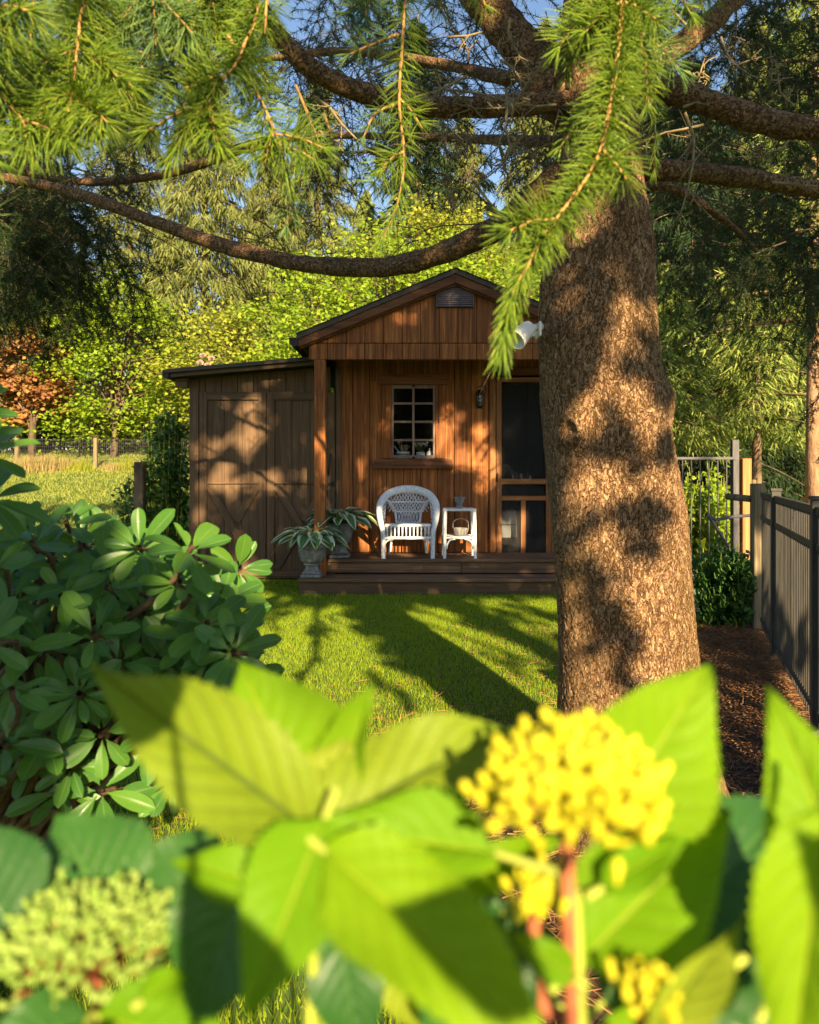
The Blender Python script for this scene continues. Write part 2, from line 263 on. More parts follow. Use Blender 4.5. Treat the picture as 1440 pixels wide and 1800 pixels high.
M = dict(
 wallwood=wood('stained_siding', WD, WM_, WL, 'Z'), wallwood_x=wood('stained_trim', (.06, .02, .008), (.16, .06, .02), (.25, .10, .035), 'X'),
 doorwood=wood('door_wood', (.14, .05, .015), (.27, .105, .03), (.36, .15, .045), 'Z', .55), doorwood_x=wood('door_rail_wood', (.14, .05, .015), (.28, .11, .03), (.38, .16, .05), 'X', .55),
 barn=wood('brown_barn_paint', (.065, .038, .020), (.125, .072, .036), (.18, .105, .055), 'Z', .7, .2), barn_x=wood('brown_barn_paint_rails', (.065, .038, .020), (.12, .070, .036), (.17, .10, .052), 'X', .7, .2),
 deck=wood('deck_wood', (.07, .04, .022), (.15, .085, .045), (.23, .14, .08), 'X', .75), roof=surf('roof_shingle', [(.3, (.05, .04, .035)), (.7, (.12, .095, .08))], (60, 60, 60), .95, .5),
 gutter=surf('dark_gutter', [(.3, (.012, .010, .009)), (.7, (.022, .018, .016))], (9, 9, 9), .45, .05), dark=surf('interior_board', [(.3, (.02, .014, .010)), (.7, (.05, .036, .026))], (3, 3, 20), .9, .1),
 metal_dark=surf('black_metal', [(.3, (.010, .010, .011)), (.7, (.02, .02, .022))], (30, 30, 30), .45, .1), vent=surf('vent_metal', [(.3, (.10, .075, .08)), (.7, (.17, .13, .14))], (20, 20, 20), .5, .1),
 pane=glass('window_glass', (.02, .02, .02), .10), screen=glass('insect_screen', (.04, .04, .04), .36, .9),
 wicker=surf('white_wicker_paint', [(.3, (.55, .56, .58)), (.6, (.78, .80, .83))], (40, 40, 40), .6, .4, var=.12, bdist=.004), white=surf('white_glaze', [(.3, (.66, .68, .70)), (.7, (.80, .82, .84))], (12, 12, 12), .4, .1, var=.1),
 stone=surf('grey_stone', [(.28, (.10, .10, .095)), (.5, (.21, .215, .21)), (.75, (.36, .36, .34))], (26, 26, 26), .9, .6, var=.15), soil=surf('soil', [(.3, (.02, .014, .01)), (.7, (.05, .035, .025))], (40, 40, 40), 1, .6),
 fence=surf('black_fence_powder_coat', [(.3, (.045, .041, .037)), (.7, (.085, .077, .068))], (30, 30, 5), .5, .1, var=.2), gate=surf('grey_gate_steel', [(.3, (.05, .048, .052)), (.7, (.10, .095, .10))], (25, 25, 5), .5, .1),
 post=wood('weathered_post', (.08, .06, .035), (.17, .13, .075), (.28, .22, .13), 'Z', .9), cedarpost=wood('orange_cedar_post', (.25, .10, .035), (.42, .18, .06), (.52, .25, .10), 'Z', .7),
 needle_mulch=leafm('fallen_needles', [(0, (.10, .045, .018)), (.5, (.24, .11, .04)), (1, (.40, .21, .09))], (.3, .15, .05), .1, .8), mulch=surf('dark_mulch', [(.3, (.020, .012, .008)), (.7, (.075, .042, .025))], (30, 30, 30), 1, .8),
 gravel=surf('tan_gravel', [(.35, (.16, .12, .085)), (.65, (.46, .37, .28))], (45, 45, 45), .95, .7), grass=leafm('grass_blade', [(0, (.10, .20, .010)), (.5, (.23, .33, .012)), (1, (.40, .44, .018))], (.58, .62, .015), .42, .6, .2),
 ground=surf('lawn_soil', [(.3, (.035, .075, .010)), (.7, (.085, .14, .02))], (6, 6, 6), 1, .4, var=0), twig=surf('twig_bark', [(.3, (.05, .032, .018)), (.7, (.14, .09, .05))], (50, 50, 50), .95, .3),
 lichen=surf('dead_lichen_twig', [(.3, (.14, .10, .055)), (.7, (.30, .24, .13))], (50, 50, 50), .95, .3), limb=fissured('limb_bark', [(.10, (.022, .012, .007)), (.27, (.11, .060, .028)), (.48, (.27, .16, .08)), (.68, (.42, .29, .17))], (34, 34, 34), .007),
 grass_far=leafm('dry_lawn_blade', [(0, (.16, .20, .03)), (.5, (.27, .29, .05)), (1, (.40, .38, .09))], (.5, .48, .08), .35, .7, .2), bgbark=surf('tree_bark', [(.3, (.06, .04, .025)), (.7, (.20, .14, .09))], (8, 8, 2), 1, .6, bdist=.03), redbark=surf('sunlit_pine_bark', [(.3, (.16, .085, .045)), (.7, (.40, .25, .15))], (14, 14, 5), 1, .8, bdist=.03),  # sunlit paleness put into the dry far lawn, sunlit orange into the pine bark
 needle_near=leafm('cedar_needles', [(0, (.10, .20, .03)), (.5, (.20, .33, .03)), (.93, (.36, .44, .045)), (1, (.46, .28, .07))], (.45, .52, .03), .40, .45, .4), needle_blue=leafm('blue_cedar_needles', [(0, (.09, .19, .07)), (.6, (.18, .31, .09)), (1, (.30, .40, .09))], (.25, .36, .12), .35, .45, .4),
 needle_mid=leafm('cedar_foliage', [(0, (.010, .024, .008)), (.6, (.022, .046, .012)), (1, (.075, .105, .022))], (.10, .14, .02), .25, .6, .3), shoot=surf('young_shoot', [(.3, (.30, .16, .05)), (.7, (.46, .28, .10))], (80, 80, 80), .8, .3),  # dark needle copy: shade of the canopy is put into its colour
 conifer_a=leafm('olive_conifer', [(0, (.05, .07, .018)), (.5, (.13, .155, .04)), (1, (.27, .28, .075))], (.2, .22, .05), .25, .7, .2), conifer_b=leafm('dark_conifer', [(0, (.008, .02, .008)), (.6, (.020, .042, .014)), (1, (.06, .085, .022))], (.1, .14, .02), .2, .7, .2),
 conifer_c=leafm('pale_conifer', [(0, (.05, .10, .025)), (.5, (.21, .28, .055)), (1, (.46, .47, .12))], (.26, .32, .08), .3, .7, .2),
 maple=leafm('bright_maple', [(0, (.08, .16, .012)), (.5, (.20, .31, .018)), (1, (.36, .42, .025))], (.46, .56, .02), .4, .55, .3), rust=leafm('rust_maple', [(0, (.16, .07, .03)), (.5, (.34, .15, .055)), (1, (.36, .25, .07))], (.5, .2, .05), .35, .6, .3),
 yellowgreen=leafm('yellow_green_tree', [(0, (.11, .15, .018)), (.5, (.27, .31, .03)), (1, (.42, .40, .05))], (.42, .44, .05), .4, .6, .25), shadeleaf=leafm('shade_tree_leaf', [(0, (.03, .06, .015)), (1, (.08, .13, .03))], (.1, .14, .02), .08, .6, .2),
 tan=leafm('dry_grass', [(0, (.20, .16, .06)), (1, (.46, .36, .15))], (.4, .34, .12), .3, .8, .2), bushleaf=leafm('nettle_leaf', [(0, (.025, .075, .014)), (.6, (.06, .145, .022)), (1, (.12, .21, .03))], (.12, .22, .03), .3, .5, .35),
 rose=leafm('pale_rose', [(0, (.5, .32, .28)), (1, (.68, .5, .45))], (.6, .4, .35), .3, .6),
 rhodo=leafm('rhododendron_leaf', [(0, (.034, .105, .020)), (.5, (.060, .160, .024)), (.88, (.10, .215, .026)), (.97, (.17, .25, .026)), (1, (.28, .26, .03))], (0.38, .54, .02), .28, .36, .32, .8, 0.0, (.18, .28, .07), None, 12.0, .05),
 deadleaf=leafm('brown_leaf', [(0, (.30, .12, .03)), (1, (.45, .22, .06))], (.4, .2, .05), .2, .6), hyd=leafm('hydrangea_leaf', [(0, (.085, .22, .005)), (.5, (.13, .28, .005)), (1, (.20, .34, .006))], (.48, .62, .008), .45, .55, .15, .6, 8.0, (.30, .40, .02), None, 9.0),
 hyd_pale=leafm('pale_hydrangea_leaf', [(0, (.16, .24, .014)), (1, (.25, .31, .022))], (.52, .54, .03), .40, .55, .18, 1.0, 8.0, (.06, .10, .01), None, 9.0), hyd_dark=leafm('deep_hydrangea_leaf', [(0, (.018, .072, .014)), (1, (.035, .115, .016))], (.14, .30, .02), .25, .45, .35, .4, 8.0, (.09, .2, .05), None, 9.0),  # the dark leaf copy has shade put into its colour
 bud_yellow=leafm('yellow_buds', [(0, (.52, .48, .010)), (.8, (.66, .62, .03)), (1, (.55, .40, .03))], (.85, .8, .03), .3, .5, .3), bud_green=leafm('green_buds', [(0, (.18, .31, .035)), (1, (.36, .47, .11))], (.5, .6, .15), .3, .5, .3),
 redstem=surf('red_stem', [(.3, (.22, .06, .03)), (.7, (.40, .13, .06))], (60, 60, 60), .6, .1), greenstem=surf('green_stem', [(.3, (.20, .26, .03)), (.7, (.36, .40, .06))], (40, 40, 40), .6, .1),
 hosta=leafm('hosta_leaf', [(0, (.05, .14, .04)), (1, (.10, .22, .06))], (.2, .34, .08), .25, .45, .4, .3, 0.0, (.25, .35, .15), ((.60, .64, .42), .52), 14.0), rhstem=surf('rhododendron_stem', [(.3, (.06, .035, .02)), (.7, (.17, .11, .065))], (30, 30, 30), .9, .4),
 lamp=surf('white_lamp_plastic', [(.3, (.70, .68, .62)), (.7, (.80, .78, .72))], (10, 10, 10), .4, .05, var=.05), bristle=surf('bristle', [(.3, (.2, .13, .05)), (.7, (.4, .3, .14))], (60, 60, 60), .9, .2),
)
# ------------------------------------------------------------------ ground
def gz(x, y):
    x = np.asarray(x, float); y = np.asarray(y, float)
    k = np.clip((1.5-x)/4.0, 0, 1)*.085+.062
    d = np.clip(y-9.6, 0, 14)
    return k*d*d/(d+1.5)+.02*np.clip(y-23.6, 0, 60)
def ground_mesh():
    xs = np.concatenate([np.linspace(-150, -22, 14), np.linspace(-20, 20, 81), np.linspace(22, 150, 14)])
    ys = np.concatenate([np.linspace(-60, -4, 12), np.linspace(-3, 30, 100), np.linspace(32, 220, 24)])
    X, Y = np.meshgrid(xs, ys, indexing='ij'); Z = gz(X, Y); n, m = X.shape
    i, j = np.meshgrid(np.arange(n-1), np.arange(m-1), indexing='ij')
    Fs = np.stack([i*m+j, (i+1)*m+j, (i+1)*m+j+1, i*m+j+1], -1).reshape(-1, 4)
    return npmesh('ground', np.stack([X, Y, Z], -1).reshape(-1, 3), Fs, True)
g = obj('ground', ground_mesh(), M['ground']); g['kind'] = 'structure'
def bed_edge(y):                                    # left edge (x) of the mulch bed at depth y
    return np.interp(y, [-1, .9, 1.6, 2.4, 3.0, 3.5, 4.0, 4.9, 6.0, 6.6], [.35, .30, .12, -.02, .05, .32, .95, 1.88, 2.32, 2.62])+.03*np.sin(np.asarray(y)*5.0)
ys = np.linspace(-1, 6.6, 60); ex = bed_edge(ys); fx = 2.80+(ys-6.05)*.349+.35
Vs = np.concatenate([np.stack([ex, ys, np.full(60, .004)], -1), np.stack([fx, ys, np.full(60, .004)], -1), np.stack([ex-.02, ys, np.full(60, -.02)], -1)])
i = np.arange(59); Fs = np.concatenate([np.stack([i, i+60, i+61, i+1], -1), np.stack([i+120, i, i+1, i+121], -1)])
mb = obj('mulch_bed', npmesh('mulch_bed', Vs, Fs), M['mulch']); mb['kind'] = 'structure'
def path_mesh():
    xs = np.linspace(2.25, 6.5, 16); ys_ = np.linspace(6.85, 12.5, 20); X, Y = np.meshgrid(xs, ys_, indexing='ij'); n, m = X.shape
    Z = gz(X, Y)+.006; i, j = np.meshgrid(np.arange(n-1), np.arange(m-1), indexing='ij')
    return npmesh('gravel_path', np.stack([X, Y, Z], -1).reshape(-1, 3), np.stack([i*m+j, (i+1)*m+j, (i+1)*m+j+1, i*m+j+1], -1).reshape(-1, 4))
gp = obj('gravel_path', path_mesh(), M['gravel']); gp['kind'] = 'structure'
def grass_patch(n, x0, x1, y0, y1, h, wd, test):
    x = rng.uniform(x0, x1, n); y = rng.uniform(y0, y1, n); k = test(x, y); x, y = x[k], y[k]
    C = np.stack([x, y, gz(x, y)-.003], -1); D = rng.normal(0, .33, (len(x), 3)); D[:, 2] = 1
    hh = h*rng.uniform(.6, 1.15, len(x))*(1+.18*nz(C, 3.0))
    return blades(C, D, hh, wd)
g1 = MB()
onlawn = lambda x, y: (x < bed_edge(y)) & ~((y > 7.80) & (x > -1.16) & (x < 2.3)) & ~((y > 8.86) & (x > -2.62) & (x < 2.3)) & (y > -1)
g1.add(*grass_patch(300000, -5.2, 2.5, 3.3, 8.9, .033, .0050, lambda x, y: onlawn(x, y) & (np.abs(x) < y*.66+.8)))
g1.add(*grass_patch(75000, -2.8, .6, .7, 3.5, .042, .0045, lambda x, y: onlawn(x, y) & (np.abs(x) < y*.66+.6)))
gr = obj('grass', g1.mesh('grass'), M['grass']); gr['kind'] = 'stuff'; gr['label'] = 'short mown green lawn grass in front of the shed'
g2 = MB(); g2.add(*grass_patch(70000, -15, -2.6, 9, 24, .07, .018, lambda x, y: (x > -.62*y-1)))
g2.add(*grass_patch(20000, 2.4, 12, 12.4, 24, .07, .018, lambda x, y: (x > 0)))
gr = obj('grass', g2.mesh('grass'), M['grass_far']); gr['kind'] = 'stuff'; gr['label'] = 'far lawn grass beyond the shed'
n = 26000; y = rng.uniform(.6, 6.5, n); x = bed_edge(y)+rng.uniform(-.05, 1, n)*(2.80+(y-6.05)*.349+.1-bed_edge(y))
C = np.stack([x, y, .006+rng.uniform(0, .014, n)], -1); D = rng.normal(size=(n, 3)); D[:, 0] += .9*np.cos(y*2); D[:, 1] += .5; D[:, 2] *= .16
n2 = 2600; x = np.abs(rng.normal(0, .9, n2)); y = rng.uniform(2.4, 6.2, n2); x = bed_edge(y)-x; C2 = np.stack([x, y, rng.uniform(.018, .034, n2)], -1); D2 = rng.normal(size=(n2, 3)); D2[:, 2] *= .2
C = np.concatenate([C, C2]); D = np.concatenate([D, D2]); n += n2
nm = obj('fallen_needle_litter', npmesh('fallen_needle_litter', *blades(C, D, rng.uniform(.05, .10, n), .0045)), M['needle_mulch']); nm['kind'] = 'stuff'; nm['label'] = 'brown fallen needles lying on the mulch bed'
n = 5000; x = rng.uniform(2.3, 6, n); y = rng.uniform(6.9, 12.4, n); Vp, Fp = kites(np.stack([x, y, gz(x, y)+.008], -1), np.c_[rng.normal(size=(n, 2)), np.full(n, .3)], rng.uniform(.015, .04, n), rng.uniform(.012, .03, n), fold=.25)
st = obj('gravel_stones', npmesh('gravel_stones', Vp, Fp), M['gravel']); st['kind'] = 'stuff'; st['label'] = 'loose tan stones on the path behind the gate'

# ------------------------------------------------------------------ shed
YW, YF, ZD = 8.90, 8.10, .32                       # porch wall plane, gable plane, deck height
shed = thing('garden_shed', (0.5, 8.9, 0), 'reddish brown wooden garden shed with gabled porch and a lean-to of barn doors', 'shed')
def wx(px): return (px-CX)*YW/F
def wz(py): return EYE+(HY-py)*YW/F
# porch wall
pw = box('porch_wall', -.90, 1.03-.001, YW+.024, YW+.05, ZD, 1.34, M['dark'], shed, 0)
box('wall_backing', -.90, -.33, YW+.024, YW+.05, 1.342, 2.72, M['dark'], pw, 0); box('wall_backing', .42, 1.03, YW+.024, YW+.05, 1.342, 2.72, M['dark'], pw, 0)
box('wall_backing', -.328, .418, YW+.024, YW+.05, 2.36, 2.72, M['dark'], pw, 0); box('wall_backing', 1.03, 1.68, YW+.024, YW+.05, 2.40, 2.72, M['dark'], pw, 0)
WX0, WX1, WZ0, WZ1 = wx(671), wx(783), wz(823), wz(660)
DX0, DX1, DZ1 = wx(866), wx(972), wz(658)
x = -.87; W_ = .2
while x < 2.1:
    a, b_ = x+.003, min(x+W_, 2.12)-.003
    if b_ > DX0 and a < DX1:                         # door opening
        if a < DX0-.03: box('board', a, DX0, YW, YW+.02, ZD+.002, 2.70, M['wallwood'], pw)
        box('board', max(a, DX0 if a < DX0 else a), min(b_, DX1), YW, YW+.02, DZ1, 2.70, M['wallwood'], pw)
        if b_ > DX1+.02: box('board', DX1, b_, YW, YW+.02, ZD+.002, 2.70, M['wallwood'], pw)
    elif b_ > WX0 and a < WX1:
        box('board', a, b_, YW, YW+.02, ZD+.002, WZ0+.04, M['wallwood'], pw); box('board', a, b_, YW, YW+.02, WZ1-.06, 2.70, M['wallwood'], pw)
        if a < WX0-.02: box('board', a, WX0+.03, YW, YW+.02, WZ0+.041, WZ1-.061, M['wallwood'], pw)
        if b_ > WX1+.02: box('board', WX1-.03, b_, YW, YW+.02, WZ0+.041, WZ1-.061, M['wallwood'], pw)
    else: box('board', a, b_, YW, YW+.02, ZD+.002, 2.70, M['wallwood'], pw)
    x += W_
# other walls and the room inside
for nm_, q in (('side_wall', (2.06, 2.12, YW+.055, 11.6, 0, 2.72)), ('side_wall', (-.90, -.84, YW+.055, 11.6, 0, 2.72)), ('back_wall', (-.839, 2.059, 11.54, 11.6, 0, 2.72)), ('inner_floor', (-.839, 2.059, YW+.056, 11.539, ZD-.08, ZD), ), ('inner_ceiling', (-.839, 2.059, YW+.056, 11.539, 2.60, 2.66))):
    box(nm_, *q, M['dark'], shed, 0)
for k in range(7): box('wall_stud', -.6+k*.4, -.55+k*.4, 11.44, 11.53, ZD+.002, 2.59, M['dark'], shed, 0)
# window
win = box('window', wx(671), wx(688), YW-.03, YW-.002, wz(806), wz(677), M['wallwood'], shed); 
box('casing', wx(765.5), wx(783), YW-.03, YW-.002, wz(806), wz(677), M['wallwood'], win)
box('casing', wx(666), wx(788), YW-.034, YW-.002, wz(676.5), wz(658), M['wallwood_x'], win)
me = bpy.data.meshes.new('sill'); sx0, sx1, sz0, sz1 = wx(657), wx(797), wz(823), wz(807)
sv = [(sx0, YW-.10, sz0), (sx1, YW-.10, sz0), (sx1, YW-.002, sz0), (sx0, YW-.002, sz0), (sx0+.02, YW-.055, sz1), (sx1-.02, YW-.055, sz1), (sx1-.02, YW-.002, sz1), (sx0+.02, YW-.002, sz1)]
me.from_pydata(sv, [], [(0, 3, 2, 1), (4, 5, 6, 7), (0, 1, 5, 4), (1, 2, 6, 5), (2, 3, 7, 6), (3, 0, 4, 7)]); obj('sill', me, M['wallwood_x'], win)
sash = wood('sash_wood', (.16, .10, .075), (.24, .16, .12), (.33, .23, .18), 'Z', .6); M['sash'] = sash
gx0, gx1, gz0, gz1 = wx(688), wx(765.5), wz(806), wz(677)
gm = (gx0+gx1)/2
box('sash_stile', gx0+.001, gx0+.028, YW-.012, YW+.02, gz0, gz1, sash, win); box('sash_stile', gx1-.028, gx1-.001, YW-.012, YW+.02, gz0, gz1, sash, win)
box('mullion', gm-.014, gm+.014, YW-.012, YW+.02, gz0+.02, gz1-.02, sash, win)
for k in range(5):
    z = gz0+(gz1-gz0)*k/4; h = .013 if 0 < k < 4 else .02; z = min(max(z, gz0+.02), gz1-.02)
    for a, b_ in ((gx0+.029, gm-.015), (gm+.015, gx1-.029)): box('muntin', a, b_, YW-.010, YW+.018, z-h, z+h, sash, win, .003)
for k in range(4):
    for a, b_ in ((gx0+.029, gm-.015), (gm+.015, gx1-.029)):
        z = gz0+(gz1-gz0)*k/4; box('pane', a, b_, YW+.003, YW+.006, z+.014, z+(gz1-gz0)/4-.014, M['pane'], win, 0)
box('inner_shelf', gx0-.05, gx1+.05, YW+.056, YW+.26, gz0-.03, gz0-.004, M['deck'], win, .003)
tube('window_hook', [(wx(771), YW-.034, wz(744)), (wx(771.5), YW-.045, wz(740)), (wx(771), YW-.05, wz(736))], .006, M['metal_dark'], win, 6)
# screen door
def D(name, x0, x1, y0, y1, mat, dy=0, th=.035): return box(name, wx(x0), wx(x1), YW-.045+dy, YW-.045+dy+th, wz(y1), wz(y0), mat, door, .003)
door = box('screen_door', wx(872), wx(881.5), YW-.045, YW-.01, wz(982), wz(664), M['doorwood'], shed, .003)
D('stile', 959, 968, 664, 982, M['doorwood']); D('rail', 881.6, 958.9, 664, 672, M['doorwood_x']); D('rail', 881.6, 958.9, 841.5, 851, M['doorwood_x']); D('rail', 881.6, 958.9, 871.5, 879.5, M['doorwood_x'])
D('rail', 881.6, 958.9, 972, 982, M['doorwood_x']); D('mullion', 915, 923.5, 879.7, 971.8, M['doorwood'])
for q in ((881.6, 958.9, 672.2, 841.3), (881.6, 958.9, 851.2, 871.3), (881.6, 914.9, 879.7, 971.8), (923.6, 958.9, 879.7, 971.8)): D('screen', *q, M['screen'], .018, .002)
tube('handle', [(wx(873.5), YW-.047, wz(847)), (wx(873.5), YW-.075, wz(844)), (wx(873.5), YW-.075, wz(835)), (wx(873.5), YW-.047, wz(832))], .005, M['metal_dark'], door, 6)
for a, b_ in ((861, 871.5), (968.5, 979)): box('door_casing', wx(a), wx(b_), YW-.03, YW-.002, ZD+.002, wz(660.5), M['doorwood'], shed)
box('door_casing', wx(859), wx(981), YW-.034, YW-.002, wz(660), wz(646), M['wallwood_x'], shed)
box('door_jamb', wx(871.6), wx(873), YW-.005, YW+.10, ZD, wz(661), M['dark'], shed, 0)
# porch deck, steps, posts
deck = box('porch_deck', -.92, 2.12, 8.27, 8.895, ZD-.16, ZD-.034, M['dark'], shed, 0)
for k in range(5):
    y0 = 8.20+k*.139; box('plank', -.94, 2.12, y0, y0+.134, ZD-.032, ZD, M['deck'], deck, .005)
box('riser_board', -.93, .56, 8.225, 8.265, .172, ZD-.034, M['deck'], deck); box('riser_board', .565, 2.11, 8.225, 8.265, .168, ZD-.034, M['deck'], deck)
step = box('step', -1.15, 2.12, 7.86, 8.222, .0, .126, M['barn_x'], shed, .004)
for k in range(2): box('tread', -1.17, 2.13, 7.83+k*.197, 7.83+k*.197+.193, .128, .160, M['deck'], step, .006)
for px in (553.5,):
    x0 = (px-CX)*8.12/F; box('porch_post', x0, x0+.118, 8.06, 8.18, .10, 2.475, M['wallwood'], shed, .006)
box('porch_post', 1.98, 2.09, 8.07, 8.18, ZD+.002, 2.475, M['wallwood'], shed, .006)
# gable
AX, AZ_, EX, EZ = .489, 3.40, -1.20, 2.70
sl_ = (AZ_-EZ)/(AX-EX)
def roof_z(x): return AZ_-abs(x-AX)*sl_
gable = box('gable', -1.07, 2.05, YF+.022, YF+.05, 2.485, 2.66, M['dark'], shed, 0)
prism('gable_backing', [(-.98, 2.661), (1.96, 2.661), (AX, AZ_-.09)], YF+.022, YF+.05, M['dark'], gable)
zs = EYE+(HY-604)*YF/F; zb = EYE+(HY-632)*YF/F
x = -1.08
while x < 2.05:
    a, b_ = x+.003, x+.197
    box('skirt_board', a, b_, YF-.012, YF+.018, zb, zs, M['wallwood'], gable)
    pts = [(a, zs+.008), (b_, zs+.008)]
    if a < AX < b_: pts += [(b_, roof_z(b_)-.05), (AX, AZ_-.05), (a, roof_z(a)-.05)]
    else: pts += [(b_, roof_z(b_)-.05), (a, roof_z(a)-.05)]
    if min(pts[2][1], pts[-1][1]) > zs+.03: prism('board', pts, YF, YF+.02, M['wallwood'], gable)
    x += .2
box('soffit', -1.07, 2.05, YF+.055, YW-.005, 2.60, 2.63, M['wallwood_x'], shed, 0)
box('porch_beam', -1.03, 2.04, YF+.052, YF+.09, zb+.004, 2.59, M['wallwood_x'], shed, .003)
roof = None
for s in (-1, 1):
    x1 = AX+s*(AX-EX)
    th = .055
    poly = [(AX, AZ_+.035), (x1, EZ+.035), (x1, EZ+.035-th), (AX, AZ_+.035-th)]
    o = prism('roof', poly, YF-.10, 11.9, M['roof'], shed)
    n_ = 9
    for k in range(n_):                              # shingle courses with a lapped edge
        t0, t1 = k/n_, (k+1)/n_; xa, xb = x1+(AX-x1)*t0-s*-.006, x1+(AX-x1)*t1
        za, zb2 = roof_z(xa)+.037, roof_z(xb)+.037
        prism('shingle_course', [(xa, za+.010), (xb, zb2+.003), (xb, zb2), (xa, za)], YF-.115, 11.91, M['roof'], o)
    prism('rake_board', [(AX, AZ_-.022), (x1+s*-.02, EZ-.014), (x1+s*-.02, EZ-.10), (AX, AZ_-.115)], YF-.085, YF-.06, M['wallwood_x'], shed)
    prism('rake_board', [(AX, AZ_-.10), (x1-s*.03, EZ-.085), (x1-s*.03, EZ-.115), (AX, AZ_-.135)], YF-.055, YF-.002, M['wallwood_x'], shed)
gxl = EX-.03
gv = [(gxl-.05, 2.70), (gxl+.05, 2.70), (gxl+.05, 2.615), (gxl-.01, 2.60), (gxl-.05, 2.64)]
prism('gutter', gv, YF-.09, 11.9, M['gutter'], shed)
# gable vent
def fy(py): return EYE+(HY-py)*YF/F
def fxx(px): return (px-CX)*YF/F
vent = box('gable_vent', fxx(767), fxx(832), YF-.02, YF-.001, fy(541), fy(506), M['metal_dark'], shed, .002)
for k in range(3):
    a = 769+k*21.3; b_ = a+18.8
    box('vent_frame', fxx(a-2), fxx(a-.2), YF-.03, YF-.021, fy(541), fy(506), M['vent'], vent, .001)
    for q in range(9):
        z = fy(540)+(fy(507)-fy(540))*(q+.5)/9
        box('slat', fxx(a), fxx(b_), YF-.031, YF-.024, z-.011, z+.008, M['vent'], vent, 0, Matrix.Rotation(R(-28), 3, 'X'))
box('vent_frame', fxx(831), fxx(833), YF-.03, YF-.021, fy(541), fy(506), M['vent'], vent, .001)
box('vent_frame', fxx(767), fxx(833), YF-.033, YF-.021, fy(506), fy(504.5), M['vent'], vent, .001)
# lean-to
lt = box('lean_to_wall', -2.60, -.91, YW+.022, YW+.05, 0.02, 2.18, M['dark'], shed, 0)
def lr(x): return EYE+(HY-(655-(x+2.766)*(22/1.66)))*8.62/F          # underside line of the lean-to roof
x = -2.60
for k in range(9):
    a, b_ = x+.003, min(x+.19, -.93)-.003
    prism('board', [(a, wz(690)), (b_, wz(690)), (b_, lr(b_)-.05), (a, lr(a)-.05)], YW, YW+.02, M['barn'], lt); x += .19
    if b_ > -.95: break
box('corner_board', wx(334), wx(350), YW-.028, YW+.022, .03, wz(668), M['barn'], shed); box('corner_board', wx(590.5), wx(601), YW-.02, YW-.002, .10, 2.5, M['barn'], shed)
box('side_wall', -2.61, -2.58, YW+.052, 11.4, 0, 2.1, M['barn'], shed, 0)
def BD(x0, x1, lead):
    d = box('barn_door', wx(x0), wx(x1), YW-.004, YW+.018, wz(1012), wz(690), M['barn'], shed, .003)
    n_ = 3
    for k in range(n_):                              # grooved panel boards
        a = x0+12+(x1-x0-24)*k/n_; b_ = x0+12+(x1-x0-24)*(k+1)/n_
        box('panel_board', wx(a+.3), wx(b_-.3), YW-.016, YW-.005, wz(1003), wz(703), M['barn'], d, .003)
    box('door_frame', wx(x0), wx(x0+13), YW-.042, YW-.017, wz(1012), wz(690), M['barn'], d); box('door_frame', wx(x1-13), wx(x1-.3), YW-.042, YW-.017, wz(1012), wz(690), M['barn'], d)
    for a, b_ in ((690, 703.5), (848, 850.5), (1002, 1012)): box('door_frame', wx(x0+13.1), wx(x1-13.1), YW-.040, YW-.017, wz(b_), wz(a), M['barn_x'], d)
    pa, pb, qa, qb = x0+16, x1-16, 854, 999
    beam('brace', (wx(pa), YW-.027, wz(qa)), (wx(pb), YW-.027, wz(qb)), .085, .02, M['barn'], d, .003); 
    v0, v1 = Vector((wx(pb), YW-.028, wz(qa))), Vector((wx(pa), YW-.028, wz(qb)))
    beam('brace', v0, v0.lerp(v1, .43), .085, .02, M['barn'], d, .003); beam('brace', v0.lerp(v1, .57), v1, .085, .02, M['barn'], d, .003)
    return d
BD(352, 469, 0); bd2 = BD(470, 589.5, 1)
box('base_board', wx(350.5), wx(590), YW-.024, YW-.001, .02, wz(1012.6), M['barn_x'], shed)
lroof = prism('lean_to_roof', [(-2.79, lr(-2.79)+.045), (-1.03, lr(-1.03)+.045), (-1.03, lr(-1.03)-.0), (-2.79, lr(-2.79))], 8.62, 11.5, M['roof'], shed)
prism('lean_to_fascia', [(-2.75, lr(-2.75)-.003), (-1.07, lr(-1.07)-.003), (-1.07, lr(-1.07)-.05), (-2.75, lr(-2.75)-.05)], 8.66, 8.69, M['barn_x'], shed)
prism('lean_to_eave', [(-2.73, lr(-2.73)-.052), (-2.59, lr(-2.59)-.052), (-2.59, lr(-2.59)-.17), (-2.73, lr(-2.73)-.15)], 8.78, YW-.03, M['barn_x'], shed)
prism('gutter', [(-2.83, lr(-2.8)+.04), (-2.755, lr(-2.8)+.03), (-2.755, lr(-2.8)-.05), (-2.80, lr(-2.8)-.06), (-2.84, lr(-2.8)-.02)], 8.64, 11.5, M['gutter'], shed)
lk = box('latch', wx(577), wx(589), YW-.06, YW-.043, wz(853), wz(848), M['metal_dark'], shed, .002)
box('latch_plate', wx(574), wx(577.5), YW-.055, YW-.043, wz(856), wz(844), M['metal_dark'], lk, .002); box('latch_plate', wx(586), wx(592), YW-.064, YW-.0431, wz(854.5), wz(846), M['metal_dark'], lk, .002)
tube('pull_handle', [(wx(578), YW-.045, wz(836)), (wx(579.5), YW-.065, wz(822)), (wx(582), YW-.065, wz(806)), (wx(582.5), YW-.045, wz(797))], .007, M['metal_dark'], shed, 6)

